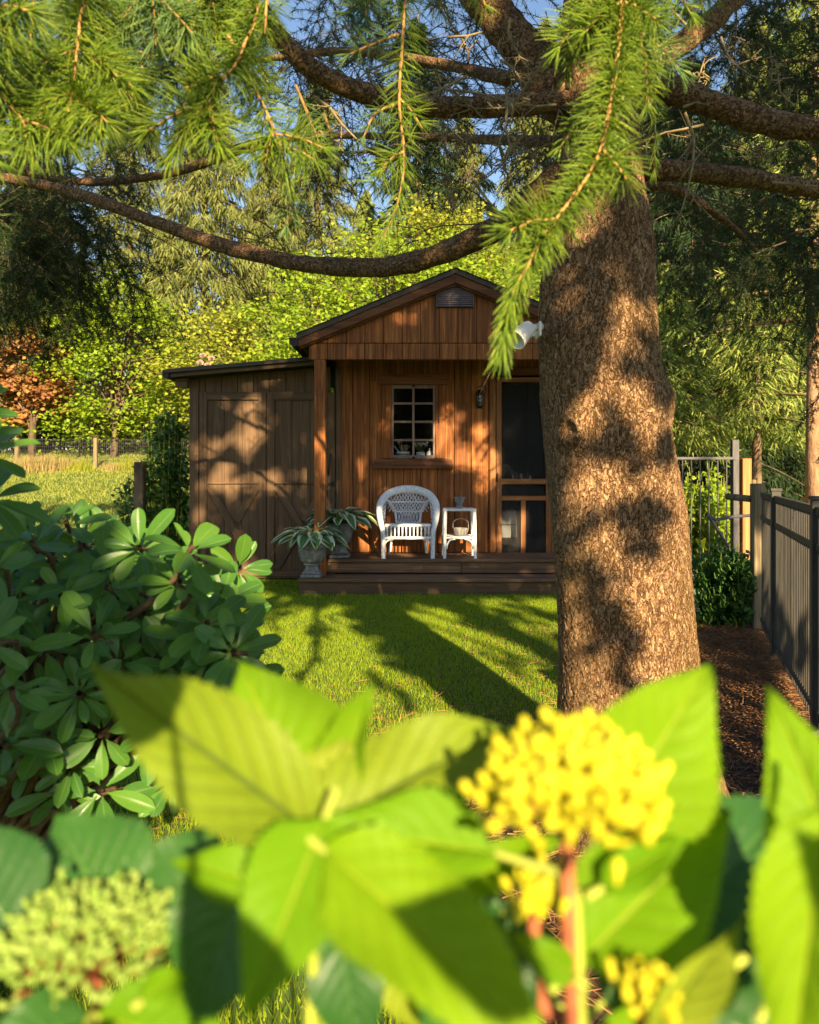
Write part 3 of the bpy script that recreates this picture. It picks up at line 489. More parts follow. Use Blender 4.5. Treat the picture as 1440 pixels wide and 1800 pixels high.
# ------------------------------------------------------------------ things inside the shed, seen through window and door
sh = gz0-.003; yp = YW+.15
def pot_at(px, hpx, wpx, label, group=None):
    x = (px-CX)*yp/F; s = yp/F; h = hpx*s; r = wpx*s/2
    t = thing('flower_pot', (x, yp, sh), label, 'pot', group)
    return t, x, h, r
t, x, h, r = pot_at(708.5, 12.5, 24, 'white tapered flower pot holding brushes on the window sill, left one')
lathe('pot_body', [(0, 0), (r*.72, 0), (r*.92, h*.68), (r, h*.69), (r, h), (r*.88, h), (r*.8, h*.5), (0, h*.45)], M['white'], t, 24, (x, yp, sh))
for k, (dx, dz, L_, rr, mt) in enumerate(((-.45, .55, .26, .008, 'white'), (-.25, .9, .20, .010, 'bristle'), (.1, .9, .12, .02, 'bristle'), (.35, .9, .13, .018, 'bristle'), (-.10, .9, .17, .007, 'white'))):
    p0 = Vector((x+dx*r*.4, yp, sh+h*.5)); d_ = Vector((dx, .1, dz)).normalized()
    br = thing('paint_brush', p0, ['long white handled brush leaning out of the left window pot', 'tall dark brush in the left window pot', 'short bristle brush in the middle of the left window pot', 'tan bristle brush at the right of the left window pot', 'thin pale handled tool in the left window pot'][k], 'brush', 'brushes in the window pot')
    tube('handle', [p0, p0+d_*L_*.75], [rr*.7, rr], M[mt], br, 6); tube('brush_tip', [p0+d_*L_*.751, p0+d_*L_], [rr*1.2, rr*1.9], M['bristle' if mt == 'white' else 'white' if k == 1 else 'bristle'], br, 6)
t, x, h, r = pot_at(739.5, 12, 16, 'plain white flower pot with dried stems and white blossoms in the window')
lathe('pot_body', [(0, 0), (r*.78, 0), (r, h), (r*.88, h), (r*.8, h*.5), (0, h*.45)], M['white'], t, 24, (x, yp, sh))
dry = thing('dried_flowers', (x, yp, sh+h*.5), 'bundle of dried stems with white blossoms in the middle window pot', 'dried flowers')
ms, mf = MB(), MB()
for k in range(46):
    a = rng.uniform(0, 6.28); q = rng.uniform(0, 1)**.5; p0 = np.array((x, yp, sh+h*.6)); p1 = p0+np.array((math.cos(a)*q*.085, math.sin(a)*q*.05, .125+rng.uniform(-.015, .02)))
    ms.add(*tube_vf([p0, p1], .0016, 3, False)); C = np.repeat(p1[None], 7, 0); mf.add(*kites(C, rdir(7), .014, .012))
obj('stems', ms.mesh('stems'), M['greenstem'], dry); obj('blossoms', mf.mesh('blossoms'), M['white'], dry)
t, x, h, r = pot_at(756, 13, 13.5, 'small lidded white jar at the right end of the window sill'); t.name = 'lidded_jar'; t['category'] = 'jar'
lathe('jar_body', [(0, 0), (r*.95, 0), (r, h*.35), (r*.9, h*.8), (0, h*.82)], M['white'], t, 20, (x, yp, sh)); lathe('lid', [(r*.95, h*.83), (r*.5, h*1.05), (r*.22, h*1.15), (r*.25, h*1.4), (0, h*1.45)], M['white'], t, 16, (x, yp, sh))
zr = wz(841); yb = YW+.13
shelf = box('inner_ledge', 1.10, 1.62, YW+.08, YW+.2, zr-.045, zr-.02, M['dark'], shed, .002)
for k, (px, hh, rr) in enumerate(((902, 9, 2.0), (907.5, 14, 2.6), (916, 11, 2.6), (932, 8, 2.2))):
    x = (px-CX)*yb/F; s = yb/F
    c = lathe('candle', [(0, 0), (rr*s, 0), (rr*s, hh*s*.8), (rr*s*.5, hh*s*.9), (rr*s*.5, hh*s), (0, hh*s)], M['white' if k != 1 else 'bristle'], None, 14, (x, yb, zr-.018))
    tag(c, ['short thin candle behind the screen door, leftmost of four', 'tall tan candle behind the screen door', 'white candle behind the screen door, third from the left', 'small white candle behind the screen door, rightmost of four'][k], 'candle', 'candles behind the screen door')
cab = box('storage_box', wx(880), wx(915), YW+.28, YW+.60, wz(964)+.02, wz(900), M['white'], None, .01); tag(cab, 'white storage box just inside the screen door', 'box')
box('lid_seam', wx(880)-.004, wx(915)+.004, YW+.272, YW+.279, wz(926), wz(924.5), M['vent'], cab, 0)
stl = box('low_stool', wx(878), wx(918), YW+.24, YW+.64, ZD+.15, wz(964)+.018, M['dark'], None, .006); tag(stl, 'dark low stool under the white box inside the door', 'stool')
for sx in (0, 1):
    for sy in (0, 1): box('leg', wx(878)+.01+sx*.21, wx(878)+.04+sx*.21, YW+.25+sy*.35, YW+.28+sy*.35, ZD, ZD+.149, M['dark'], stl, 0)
# wall lantern
lx, lz = wx(843), wz(703)
lan = thing('wall_lantern', (lx, YW, lz), 'small caged wall lantern beside the screen door', 'lantern')
box('back_plate', lx-.035, lx+.035, YW-.02, YW-.001, lz-.10, lz+.03, M['metal_dark'], lan, .006)
lathe('cap', [(0, .115), (.03, .11), (.048, .07), (.05, .05), (.0, .05)], M['metal_dark'], lan, 20, (lx, YW-.08, lz))
lathe('glass_jar', [(.034, .049), (.036, -.03), (.026, -.07), (0, -.075)], glass('lantern_glass', (.30, .32, .26), .5), lan, 20, (lx, YW-.08, lz))
for k in range(6):
    a = k*math.pi/3; c, s_ = math.cos(a), math.sin(a)
    tube('cage_bar', [(lx+c*.044, YW-.08+s_*.044, lz+.05), (lx+c*.044, YW-.08+s_*.044, lz-.04), (lx+c*.025, YW-.08+s_*.025, lz-.085), (lx, YW-.08, lz-.095)], .003, M['metal_dark'], lan, 5)
for zz in (.01, -.04): tube('cage_ring', [(lx+.045*math.cos(a), YW-.08+.045*math.sin(a), lz+zz) for a in np.linspace(0, 2*math.pi, 17)], .003, M['metal_dark'], lan, 5)
tube('arm', [(lx, YW-.02, lz+.02), (lx, YW-.06, lz+.10), (lx, YW-.08, lz+.112)], .010, M['metal_dark'], lan, 6)
# ------------------------------------------------------------------ wicker chair
cxw, cyw = (717.5-CX)*8.33/F, 8.29
chair = thing('wicker_chair', (cxw, cyw, ZD), 'white wicker armchair with a round woven back on the shed porch', 'chair')
def cp(x, y, z): return Vector((cxw+x, cyw+y, ZD+z))
def wrapped(name, pts, r0, r1, parent, ell=1.0, turns=60, n=12):
    pth = smooth_path(pts, turns*2); k = np.arange(len(pth)); r = np.linspace(r0, r1, len(pth)) if np.isscalar(r0) else np.interp(np.linspace(0, 1, len(pth)), np.linspace(0, 1, len(r0)), r0)
    r = r*(1+.07*(k % 2))
    return obj(name, quads_to_mesh(name, *tube_vf(pth, r, n, True, ell), False), M['wicker'], parent)
rim = [cp(-.275, .0, .30), cp(-.305, .02, .42), cp(-.318, .09, .520), cp(-.308, .22, .600), cp(-.245, .36, .685), cp(-.13, .43, .735), cp(0, .45, .752), cp(.13, .43, .735), cp(.245, .36, .685), cp(.308, .22, .600), cp(.318, .09, .520), cp(.305, .02, .42), cp(.275, .0, .30)]
wrapped('rolled_rim', rim, [.026, .030, .034, .036, .036, .036, .036, .036, .036, .036, .034, .030, .026], 0, chair, 1.25, 110)
for s in (-1, 1):
    wrapped('leg', [cp(s*.275, .0, .31), cp(s*.272, .0, .16), cp(s*.270, -.005, .0)], .027, .022, chair, 1.0, 26)
    wrapped('leg', [cp(s*.21, .46, .34), cp(s*.20, .48, .16), cp(s*.215, .53, .0)], .020, .016, chair, 1.0, 22)
    # woven arm side panel
    sp = MB()
    for k in range(9):
        t = k/8; a = cp(s*.285, .02+t*.42, .34); b_ = Vector(np.array([np.interp(t, [0, .3, .7, 1], [s*.305, s*.325, s*.31, s*.24]), np.interp(t, [0, 1], [.02, .40]), np.interp(t, [0, .3, .7, 1], [.42, .55, .63, .71])]))
        sp.add(*tube_vf([a, cp(*b_)], .006, 5, False))
    for k in range(8):
        z = k/8; sp.add(*tube_vf(smooth_path([cp(s*(.29+.02*z), .02, .34+.10*z), cp(s*(.30+.02*z), .2, .34+.26*z), cp(s*(.265), .42, .34+.34*z)], 8), .007, 5, False))
    obj('arm_weave', sp.mesh('arm_weave', True), M['wicker'], chair)
    tube('back_stay', smooth_path([cp(s*.135, .43, .36), cp(s*.15, .44, .48), cp(s*.20, .44, .585), cp(s*.27, .36, .645)], 14), .014, M['wicker'], chair, 8)
    tube('arch_brace', smooth_path([cp(s*.262, .005, .10), cp(s*.255, .005, .155), cp(s*.225, .005, .195), cp(s*.16, .005, .212)], 10), .010, M['wicker'], chair, 7)
def back_y(z): return .435+.02*math.sin((z-.36)*7)
for k in range(15):                                 # upright strands of the back
    u = (k-7)/7; top = .725-.13*u*u
    tube('back_strand', [cp(u*.125, .43, .36), cp(u*.135, .437, .50), cp(u*.235, .44-.03*u*u, top)], .0038, M['wicker'], chair, 5)
for s in (-1, 1):
    for k in range(13):                             # crossing lattice strands
        u0 = (k-6)/6*.26; pts = []
        for q in range(9):
            z = .49+q*.034; xx = u0*.9+s*(q-3)*.022; lim = .255-.9*max(0, z-.60)**1.35*1.2
            if abs(xx) < lim and z < .735-.9*xx*xx*2: pts.append(cp(xx, .432+(.006 if (q+k) % 2 else -.004), z))
        if len(pts) >= 2: tube('lattice_strand', pts, .0040, M['wicker'], chair, 5)
    for k in range(8): tube('lattice_strand', [cp(-.12+k*.034, .428, .365), cp(-.12+k*.034+s*.034, .428, .49)], .0045, M['wicker'], chair, 5)
for z, wd in ((.365, .14), (.49, .165), (.60, .225)): tube('back_band', smooth_path([cp(-wd, .43, z), cp(0, .437, z+.004), cp(wd, .43, z)], 8), .010, M['wicker'], chair, 6)
seat = obj('seat', npmesh('seat', *[np.array(a) for a in ([tuple(cp(x_, y_, .352+.006*((i_+j_) % 2))) for i_, x_ in enumerate(np.linspace(-.255, .255, 26)) for j_, y_ in enumerate(np.linspace(.02, .44, 22))], [(i_*22+j_, (i_+1)*22+j_, (i_+1)*22+j_+1, i_*22+j_+1) for i_ in range(25) for j_ in range(21)])]), M['wicker'], chair)
wrapped('seat_rail', [cp(-.25, .0, .362), cp(0, -.012, .365), cp(.25, .0, .362)], .017, .017, chair, 1, 50)
wrapped('seat_rail', [cp(-.25, .0, .226), cp(0, -.006, .226), cp(.25, .0, .226)], .016, .016, chair, 1, 50)
for k in range(12): tube('apron_spindle', [cp(-.228+k*.0415, -.004, .235), cp(-.228+k*.0415, -.006, .352)], .0095, M['wicker'], chair, 7)
for s in (-1, 1): tube('seat_side_rail', [cp(s*.262, .0, .226), cp(s*.205, .46, .226)], .012, M['wicker'], chair, 7)
tube('seat_back_rail', [cp(-.205, .465, .30), cp(.205, .465, .30)], .012, M['wicker'], chair, 7)
# ------------------------------------------------------------------ side table
tx, ty = (808.3-CX)*8.32/F, 8.30
tab = thing('side_table', (tx, ty, ZD), 'small white wicker side table beside the armchair on the porch', 'table')
def tp(x, y, z): return Vector((tx+x, ty+y, ZD+z))
TW, TDp, TH = .165, .30, .535
obj('table_top', box_mesh(TW*2+.03, TDp+.03, .022, .008, M['wicker']), None, tab, Matrix.Translation(tp(0, TDp/2, TH)))
wrapped('top_edge', [tp(-TW-.015, -.012, TH), tp(0, -.014, TH), tp(TW+.015, -.012, TH)], .014, .014, tab, 1, 40)
for s in (-1, 1):
    for y in (0, TDp):
        wrapped('leg', [tp(s*TW*.97, y, TH-.012), tp(s*TW, y, .25), tp(s*TW*(1.02), y, 0)], .019, .017, tab, 1, 40)
    tube('arch_brace', smooth_path([tp(s*(TW-.022), 0, .10), tp(s*(TW-.03), 0, .16), tp(s*(TW-.06), 0, .20), tp(s*.05, 0, .212)], 9), .009, M['wicker'], tab, 7)
    tube('side_rail', [tp(s*TW, .02, .225), tp(s*TW, TDp-.02, .225)], .011, M['wicker'], tab, 6)
tube('front_rail', [tp(-TW+.018, 0, .225), tp(TW-.018, 0, .225)], .013, M['wicker'], tab, 7); tube('back_rail', [tp(-TW+.018, TDp, .225), tp(TW-.018, TDp, .225)], .013, M['wicker'], tab, 7)
obj('shelf', box_mesh(TW*2-.01, TDp-.01, .016, .004, M['wicker']), None, tab, Matrix.Translation(tp(0, TDp/2, .225)))
us = Vector((tx-.0+(809-808.3)*.0063, ty+.12, ZD+TH+.0115))
u = lathe('small_urn', [(0, 0), (.046, 0), (.046, .012), (.026, .022), (.022, .036), (.034, .05), (.052, .08), (.055, .104), (.070, .118), (.074, .126), (.062, .126), (.048, .10), (0, .06)], M['stone'], None, 24, us)
tag(u, 'small grey urn standing on the white side table', 'urn')
bk = thing('wire_basket', tp(.02, .15, .234), 'grey wire basket with a handle on the lower shelf of the side table', 'basket')
bs = tp(.02, .15, .234)
lathe('basket_body', [(0, 0), (.062, 0), (.085, .085), (.088, .09), (.080, .088), (.058, .006), (0, .006)], M['stone'], bk, 24, bs)
for k in range(12): a = k*math.pi/6; tube('basket_rib', [bs+Vector((.064*math.cos(a), .064*math.sin(a), .002)), bs+Vector((.090*math.cos(a), .090*math.sin(a), .092))], .004, M['vent'], bk, 5)
tube('basket_handle', smooth_path([bs+Vector((-.086, 0, .09)), bs+Vector((-.08, 0, .16)), bs+Vector((0, 0, .195)), bs+Vector((.08, 0, .16)), bs+Vector((.086, 0, .09))], 14), .005, M['stone'], bk, 6)
# ------------------------------------------------------------------ leaf blanks (unit length, face +Z, tip +Y)
def leaf_blank(name, width, prof, nu=4, nv=12, fold=.12, curl=.18, wave=0.0, serr=0.0, ridge=0.0, seed=0, tipcurl=0.0):
    r_ = np.random.default_rng(seed); us_ = np.linspace(-1, 1, 2*nu+1); vs_ = np.linspace(0, 1, nv+1); ph = r_.uniform(0, 6)
    Vv, U = [], []
    for j, v in enumerate(vs_):
        wv = width*.5*np.interp(v, prof[0], prof[1])
        if serr: wv *= 1+serr*(1 if j % 2 else -1)*.5
        for u_ in us_:
            x_ = u_*wv; z_ = fold*abs(u_)*wv*1.2-curl*v*v-tipcurl*max(0, v-.6)**2
            z_ += wave*math.sin(v*9+ph+(2.0 if u_ > 0 else 0))*abs(u_)**2*width
            if ridge: z_ += ridge*abs(math.sin((v-abs(u_)*.30)*math.pi*8))*(1-abs(u_)**4)*min(1, abs(u_)*5)
            Vv.append((x_, v, z_)); U.append((.5+.5*u_, v))
    n_ = 2*nu+1; Fs_ = [(j*n_+i_, j*n_+i_+1, (j+1)*n_+i_+1, (j+1)*n_+i_) for j in range(nv) for i_ in range(2*nu)]
    return npmesh(name, np.array(Vv), np.array(Fs_), True, np.array(U))
OVAL = ([0, .05, .10, .2, .4, .62, .8, .91, .97, 1], [.06, .08, .18, .48, .83, 1, .93, .70, .42, .08])
EGG = ([0, .03, .12, .28, .45, .65, .82, .93, 1], [.05, .30, .78, 1, .97, .72, .38, .15, .01])
LANCE = ([0, .1, .3, .5, .75, .92, 1], [.10, .40, .85, 1, .75, .32, .02])
def mat_copy(me, mat): me.materials.clear(); me.materials.append(mat); return me
# ------------------------------------------------------------------ urn planters with hostas
def urn(c, H_, rr, label):
    t = thing('stone_urn', c, label, 'urn planter')
    b_ = rr*.80
    obj('plinth', box_mesh(b_*1.75, b_*1.75, H_*.09, .008, M['stone']), None, t, Matrix.Translation((c[0], c[1], c[2]+H_*.045)))
    obj('plinth_step', box_mesh(b_*1.5, b_*1.5, H_*.07, .012, M['stone']), None, t, Matrix.Translation((c[0], c[1], c[2]+H_*.126)))
    lathe('pedestal', [(b_*.72, H_*.162), (b_*.60, H_*.22), (b_*.50, H_*.30), (b_*.52, H_*.33), (b_*.70, H_*.335), (b_*.72, H_*.385), (b_*.6, H_*.39)], M['stone'], t, 32, c)
    lathe('bowl', [(0, H_*.385), (b_*.66, H_*.391), (rr*.74, H_*.45), (rr*.86, H_*.60), (rr*.93, H_*.78), (rr*.94, H_*.82), (rr*.99, H_*.83), (rr*.985, H_*.86), (rr*.95, H_*.87), (rr*.96, H_*.90), (rr, H_*.93), (rr*1.02, H_*.97), (rr, H_), (rr*.9, H_), (rr*.86, H_*.9), (0, H_*.88)], M['stone'], t, 36, c)
    lathe('soil', [(rr*.86, H_*.925), (rr*.5, H_*.94), (0, H_*.945)], M['soil'], t, 24, c)
    return t
hl = [mat_copy(leaf_blank('hosta_leaf', .50, LANCE, 3, 10, .25, c_, .05, seed=k), M['hosta']) for k, c_ in enumerate((.35, .55, .8))]
def hosta(c, spread, hgt, n_, label):
    t = thing('hosta_plant', c, label, 'hosta'); t_st = MB()
    for k in range(n_):
        a = k*2.399+rng.uniform(-.3, .3); q = (k+.5)/n_; el_ = R(78-62*q+rng.uniform(-8, 8)); L_ = spread*rng.uniform(.75, 1.05)*(.72+.35*q)
        d_ = Vector((math.cos(a)*math.cos(el_), math.sin(a)*math.cos(el_), math.sin(el_))); p0 = Vector(c)+Vector((math.cos(a)*.02, math.sin(a)*.02, 0)); p1 = p0+d_*L_*.42+Vector((0, 0, hgt*.15))
        t_st.add(*tube_vf([p0, p0.lerp(p1, .5)+Vector((0, 0, .01)), p1], .004, 5, False))
        d2 = Vector((math.cos(a), math.sin(a), .55-.5*q)).normalized()
        obj('leaf', hl[k % 3], None, t, aim(p1, p1+d2*L_*.85, Vector((0, 0, 1)), rng.uniform(.85, 1.15)))
    obj('stems', t_st.mesh('stems', True), M['greenstem'], t)
    return t
u1 = P(548.5, 1012, 8.02); u1.z = .160
urn(u1, .375, .158, 'grey stone urn planter on the lower porch step, in front of the other urn'); hosta(u1+Vector((0, 0, .345)), .36, .2, 40, 'variegated hosta growing in the front urn on the lower step')
u2 = P(597.5, 982, 8.40); u2.z = ZD+.001
urn(u2, .385, .158, 'grey stone urn planter on the porch deck beside the post'); h2 = hosta(u2+Vector((0, 0, .355)), .36, .26, 40, 'variegated hosta growing in the rear urn on the deck')
n_ = 500; C = np.array(u2+Vector((0, -.02, .36)))+rng.normal(0, 1, (n_, 3))*np.array((.07, .06, .035)); obj('trailing_leaves', npmesh('trailing_leaves', *kites(C, rdir(n_)+np.array((0, -.3, -.4)), .03, .02)), M['bushleaf'], h2)
# ------------------------------------------------------------------ black fence, gate, posts
F0, FD = Vector((2.82, 6.05, 0)), Vector((-.33, -.944, 0))
fen = thing('metal_fence', F0, 'black metal picket fence running along the right side', 'fence')
FT = 1.12
ang = Matrix.Rotation(math.atan2(FD.y, FD.x), 3, 'Z')
def fbox(name, t0, t1, z0, z1, th, parent=None, off=0.0):
    p = F0+FD*((t0+t1)/2); p = p+Vector((FD.y, -FD.x, 0))*off; p.z = (z0+z1)/2
    return obj(name, box_mesh(t1-t0, th, z1-z0, .002, M['fence']), None, parent or fen, Matrix.Translation(p) @ ang.to_4x4())
posts_t = [.93, 2.52, 4.11]
prev = .10
for k, tpst in enumerate(posts_t):
    ps = fbox('post', tpst-.03, tpst+.03, -.05, FT+.03, .06)
    cp_ = fbox('post_cap', tpst-.036, tpst+.036, FT+.032, FT+.05, .072, ps)
    for z0, z1 in ((FT-.04, FT), (FT-.215, FT-.18), (.10, .135)): fbox('rail', prev, tpst-.031, z0, z1, .030)
    nn_ = int(round((tpst-.03-prev)/.062)); st_ = (tpst-.03-prev)/nn_
    for q in range(nn_):
        tq = prev+st_*(q+.5); wq = .011 if abs(tq-1.66) > .05 else .02
        fbox('picket', tq-wq, tq+wq, .05, FT-.041, .018, None, .0)
    prev = tpst+.031
wp = thing('timber_post', F0, 'weathered square timber post at the far end of the black fence', 'post')
wpp = F0+Vector((0, .06, 0))
box('post_body', wpp.x-.045, wpp.x+.045, wpp.y-.045, wpp.y+.045, -.05, 1.185, M['post'], wp, .006); tube('rail_stub', [(wpp.x-.045, wpp.y+.02, 1.06), (wpp.x-.14, wpp.y+.25, 1.07)], .028, M['post'], wp, 8)
YG = 8.75
def gx(px): return (px-CX)*YG/F
def gzz(py): return EYE+(HY-py)*YG/F
gate = thing('garden_gate', (gx(1240), YG, 0), 'grey metal garden gate with thin upright bars beyond the big trunk', 'gate')
box('frame_stile', gx(1184), gx(1190.5), YG-.02, YG+.02, .05, gzz(806), M['gate'], gate, .003); box('frame_stile', gx(1288), gx(1297), YG-.025, YG+.025, .05, gzz(809), M['gate'], gate, .003)
box('top_rail', gx(1168), gx(1294), YG-.018, YG+.018, gzz(808), gzz(803.2), M['gate'], gate, .003); box('bottom_rail', gx(1190.6), gx(1287.8), YG-.018, YG+.018, .06, .10, M['gate'], gate, .003)
for k in range(6): x = gx(1200+k*15.5); tube('bar', [(x, YG, .08), (x, YG, gzz(806))], .008, M['gate'], gate, 6)
gpz = gz(gx(1299), YG+.06)
pst = box('gate_post', gx(1290), gx(1302), YG+.03, YG+.10, 0, gzz(773), M['gate'], None, .004); tag(pst, 'tall grey steel post at the hinge side of the garden gate', 'post')
op = box('cedar_post', (1303-CX)*8.8/F, (1318.5-CX)*8.8/F, 8.75, 8.85, 0, EYE+(HY-806)*8.8/F, M['cedarpost'], None, .006); tag(op, 'orange cedar post in sunlight right of the garden gate', 'post')
op = box('timber_post', (1320-CX)*8.9/F, (1327-CX)*8.9/F, 8.86, 8.93, 0, EYE+(HY-843)*8.9/F, M['post'], None, .006); tag(op, 'thin grey timber post between the cedar post and the fence end', 'post')
pole = tube('bent_pole', [P(1281, 962, 7.6), P(1245, 906, 7.4), P(1243, 903, 7.4), P(1258, 914, 7.45), P(1290, 908, 7.5), P(1321, 906, 7.6)], .016, M['gate'], None, 8); tag(pole, 'bent grey pole leaning above the leafy bush near the gate', 'pole')
# ------------------------------------------------------------------ far left wire fence and posts
wf = thing('wire_fence', P(170, 800, 20), 'far wire mesh fence with wooden posts across the lawn', 'fence')
YQ = 20.0
def q3(px, h): x = (px-CX)*YQ/F; return Vector((x, YQ, float(gz(x, YQ))+h))
for px in (-60, 30, 168, 300, 430): p = q3(px, 0); box('post', p.x-.05, p.x+.05, YQ-.05, YQ+.05, p.z-.1, p.z+.80, M['post'], wf, .01)
wm = MB()
for k in range(150): p = -60+k*3.3; wm.add(*tube_vf([q3(p, 0), q3(p, .76)], .004, 3, False))
for k in range(9): wm.add(*tube_vf([q3(-60, .76*k/8), q3(168, .76*k/8), q3(435, .76*k/8)], .004, 3, False))
obj('wire_mesh', wm.mesh('wire_mesh'), M['gate'], wf)['kind'] = 'stuff'
dp = P(246, 925, 9.6); dz = float(gz(dp.x, 9.6))
dpo = box('timber_post', dp.x-.06, dp.x+.06, 9.54, 9.66, dz-.05, EYE+(HY-812)*9.6/F, M['bgbark'], None, .01); tag(dpo, 'dark square timber post left of the shed beside the climbing rose', 'post')
# ------------------------------------------------------------------ flood light on the trunk
fl = thing('flood_light', P(945, 578, 2.55), 'white flood light on a bracket at the left side of the big trunk', 'lamp')
YL = 2.62
h0, h1 = P(928, 578, YL), P(893, 610, YL-.05)
dd = (h1-h0).normalized(); q_ = dd.to_track_quat('Z', 'Y').to_matrix().to_4x4(); q_.translation = h0
me = npmesh('lamp_head', *lathe_vf([(0, -.022), (.014, -.021), (.024, -.012), (.028, .0), (.030, .025), (.037, .066), (.039, .072), (.034, .072), (.024, .016), (0, .012)], 28), smooth=True); obj('lamp_head', me, M['lamp'], fl, q_)
tube('swivel_arm', [P(926, 577, YL), P(938, 576, YL), P(952, 574, YL+.02)], .0125, M['lamp'], fl, 10); tube('wing_screw', [P(929, 588, YL), P(940, 589, YL)], .009, M['lamp'], fl, 8)
box('mount_plate', P(946, 0, YL).x, P(951, 0, YL).x, YL-.02, YL+.06, P(0, 592, YL).z, P(0, 566, YL).z, M['lamp'], fl, .003)
# ------------------------------------------------------------------ big cedar
YT = 2.75
cedar = thing('cedar_tree', (0.78, YT, 0), 'huge cedar with scaly brown trunk and long arching limbs in the foreground', 'tree')
SIL = [(1560, 968, 1330), (1500, 978, 1302), (1400, 984, 1270), (1300, 984, 1246), (1250, 983, 1233), (1150, 975, 1220), (1000, 968, 1203), (900, 966, 1195), (800, 958, 1180), (735, 951, 1172), (700, 948, 1174), (672, 949, 1164), (640, 950, 1158), (600, 950, 1153), (500, 958, 1145), (440, 970, 1143), (400, 978, 1140), (350, 980, 1133), (300, 980, 1130), (200, 985, 1132), (100, 990, 1130), (0, 1000, 1120), (-300, 1010, 1110), (-900, 1030, 1095), (-1500, 1050, 1085)]
sz_ = np.array([EYE+(HY-a)*YT/F for a, b, c in SIL]); sx_ = np.array([((b+c)/2-CX)*YT/F for a, b, c in SIL]); sr_ = np.array([(c-b)/2*YT/F for a, b, c in SIL])
def voro(u, v, su, sv, wrap, seed):
    r_ = np.random.default_rng(seed); nu = int(round(wrap/su)); cu = u/wrap*nu; cv = v/sv; jit = r_.uniform(.05, .95, (2, nu, 400)); hv = r_.uniform(0, 1, (nu, 400)); ta = r_.normal(0, 1, (2, nu, 400))
    iu = np.floor(cu).astype(int); iv = np.floor(cv).astype(int); f1 = np.full(u.shape, 9.); f2 = np.full(u.shape, 9.); hh = np.zeros(u.shape); tl = np.zeros(u.shape)
    for a in (-1, 0, 1):
        for b in (-1, 0, 1):
            ju = (iu+a) % nu; jv = (iv+b) % 400; du = iu+a+jit[0, ju, jv]-cu; dv = iv+b+jit[1, ju, jv]-cv; d_ = np.abs(du)**1.3+np.abs(dv)**1.3
            m_ = d_ < f1; f2 = np.where(m_, f1, np.minimum(f2, d_)); hh = np.where(m_, hv[ju, jv], hh); tl = np.where(m_, ta[0, ju, jv]*du+ta[1, ju, jv]*dv, tl); f1 = np.where(m_, d_, f1)
    return f1, f2, hh, tl
def trunk_mesh():
    zc = np.concatenate([np.linspace(-.10, 3.25, 560), np.linspace(3.3, 5.8, 70)]); n_ = 300
    th = np.linspace(0, 2*math.pi, n_, endpoint=False)+math.pi/2; TH_, ZC = np.meshgrid(th, zc); 
    order = np.argsort(sz_); r0 = np.interp(ZC, sz_[order], sr_[order]); x0 = np.interp(ZC, sz_[order], sx_[order])
    per = 2*math.pi*.25; u_ = TH_/(2*math.pi)*per
    wu = u_+.008*np.sin(ZC*48+3*np.sin(TH_*5)+2*np.sin(ZC*19))+.005*np.sin(ZC*131+TH_*9); wv = ZC+.014*np.sin(TH_*19+ZC*17+2*np.sin(TH_*7))
    f1, f2, hh, tl = voro(wu, wv+2, .021, .040, per, 3); g1_, g2_, h2_, t2 = voro(wu+.3, wv+3, .055, .15, per, 5); k1, k2, k3, t3 = voro(wu, wv+5, .010, .014, per, 9)
    crack = np.clip((f2-f1)/.20, 0, 1); crack2 = np.clip((g2_-g1_)/.12, 0, 1); fine = np.clip((k2-k1)/.5, 0, 1)
    lump = .010*np.sin(TH_*3+ZC*2.1)+.007*np.sin(TH_*5-ZC*4.3)+.006*np.sin(TH_*2+ZC*7)
    flare = np.clip(.55-ZC, 0, 1)**2*(.10*np.sin(TH_*5+1)+.05)
    disp = crack**.5*(.0022+.0022*hh)+.0045*crack2**.5+.0012*fine*crack
    # old branch scars
    for pz, pth, pr in ((EYE+(HY-825)*YT/F, -1.47, .035), (EYE+(HY-700)*YT/F, -.15, .09), (EYE+(HY-720)*YT/F, -1.25, .02), (EYE+(HY-1045)*YT/F, -1.75, .03), (EYE+(HY-760)*YT/F, -2.35, .05)):
        dth = (TH_-pth+math.pi) % (2*math.pi)-math.pi; d_ = np.hypot(dth*.25, ZC-pz)/pr; disp = disp+.016*np.exp(-(d_-.85)**2*9)+(-.008)*np.exp(-d_**2*5)*(pr < .06)
    rr = r0-.010+lump+flare+disp
    Vv = np.stack([x0+rr*np.cos(TH_), YT+rr*np.sin(TH_)*.96, ZC], -1).reshape(-1, 3); m_ = len(zc)
    i_, j_ = np.meshgrid(np.arange(m_-1), np.arange(n_), indexing='ij'); j2 = (j_+1) % n_
    at = np.clip(crack*.55+.25*crack2*crack+.35*(hh-.5)*crack+.1*fine, 0, 1)
    return npmesh('trunk', Vv, np.stack([i_*n_+j_, i_*n_+j2, (i_+1)*n_+j2, (i_+1)*n_+j_], -1).reshape(-1, 4), True, np.stack([(u_-per/4).ravel(), ZC.ravel()], -1))
def bark_mat(): return fissured('scaly_bark', [(.10, (.020, .010, .006)), (.23, (.14, .072, .032)), (.40, (.35, .198, .095)), (.62, (.54, .35, .20))], (46, 46, 21), .013, (.20, .15, .05))
obj('trunk', trunk_mesh(), bark_mat(), cedar)
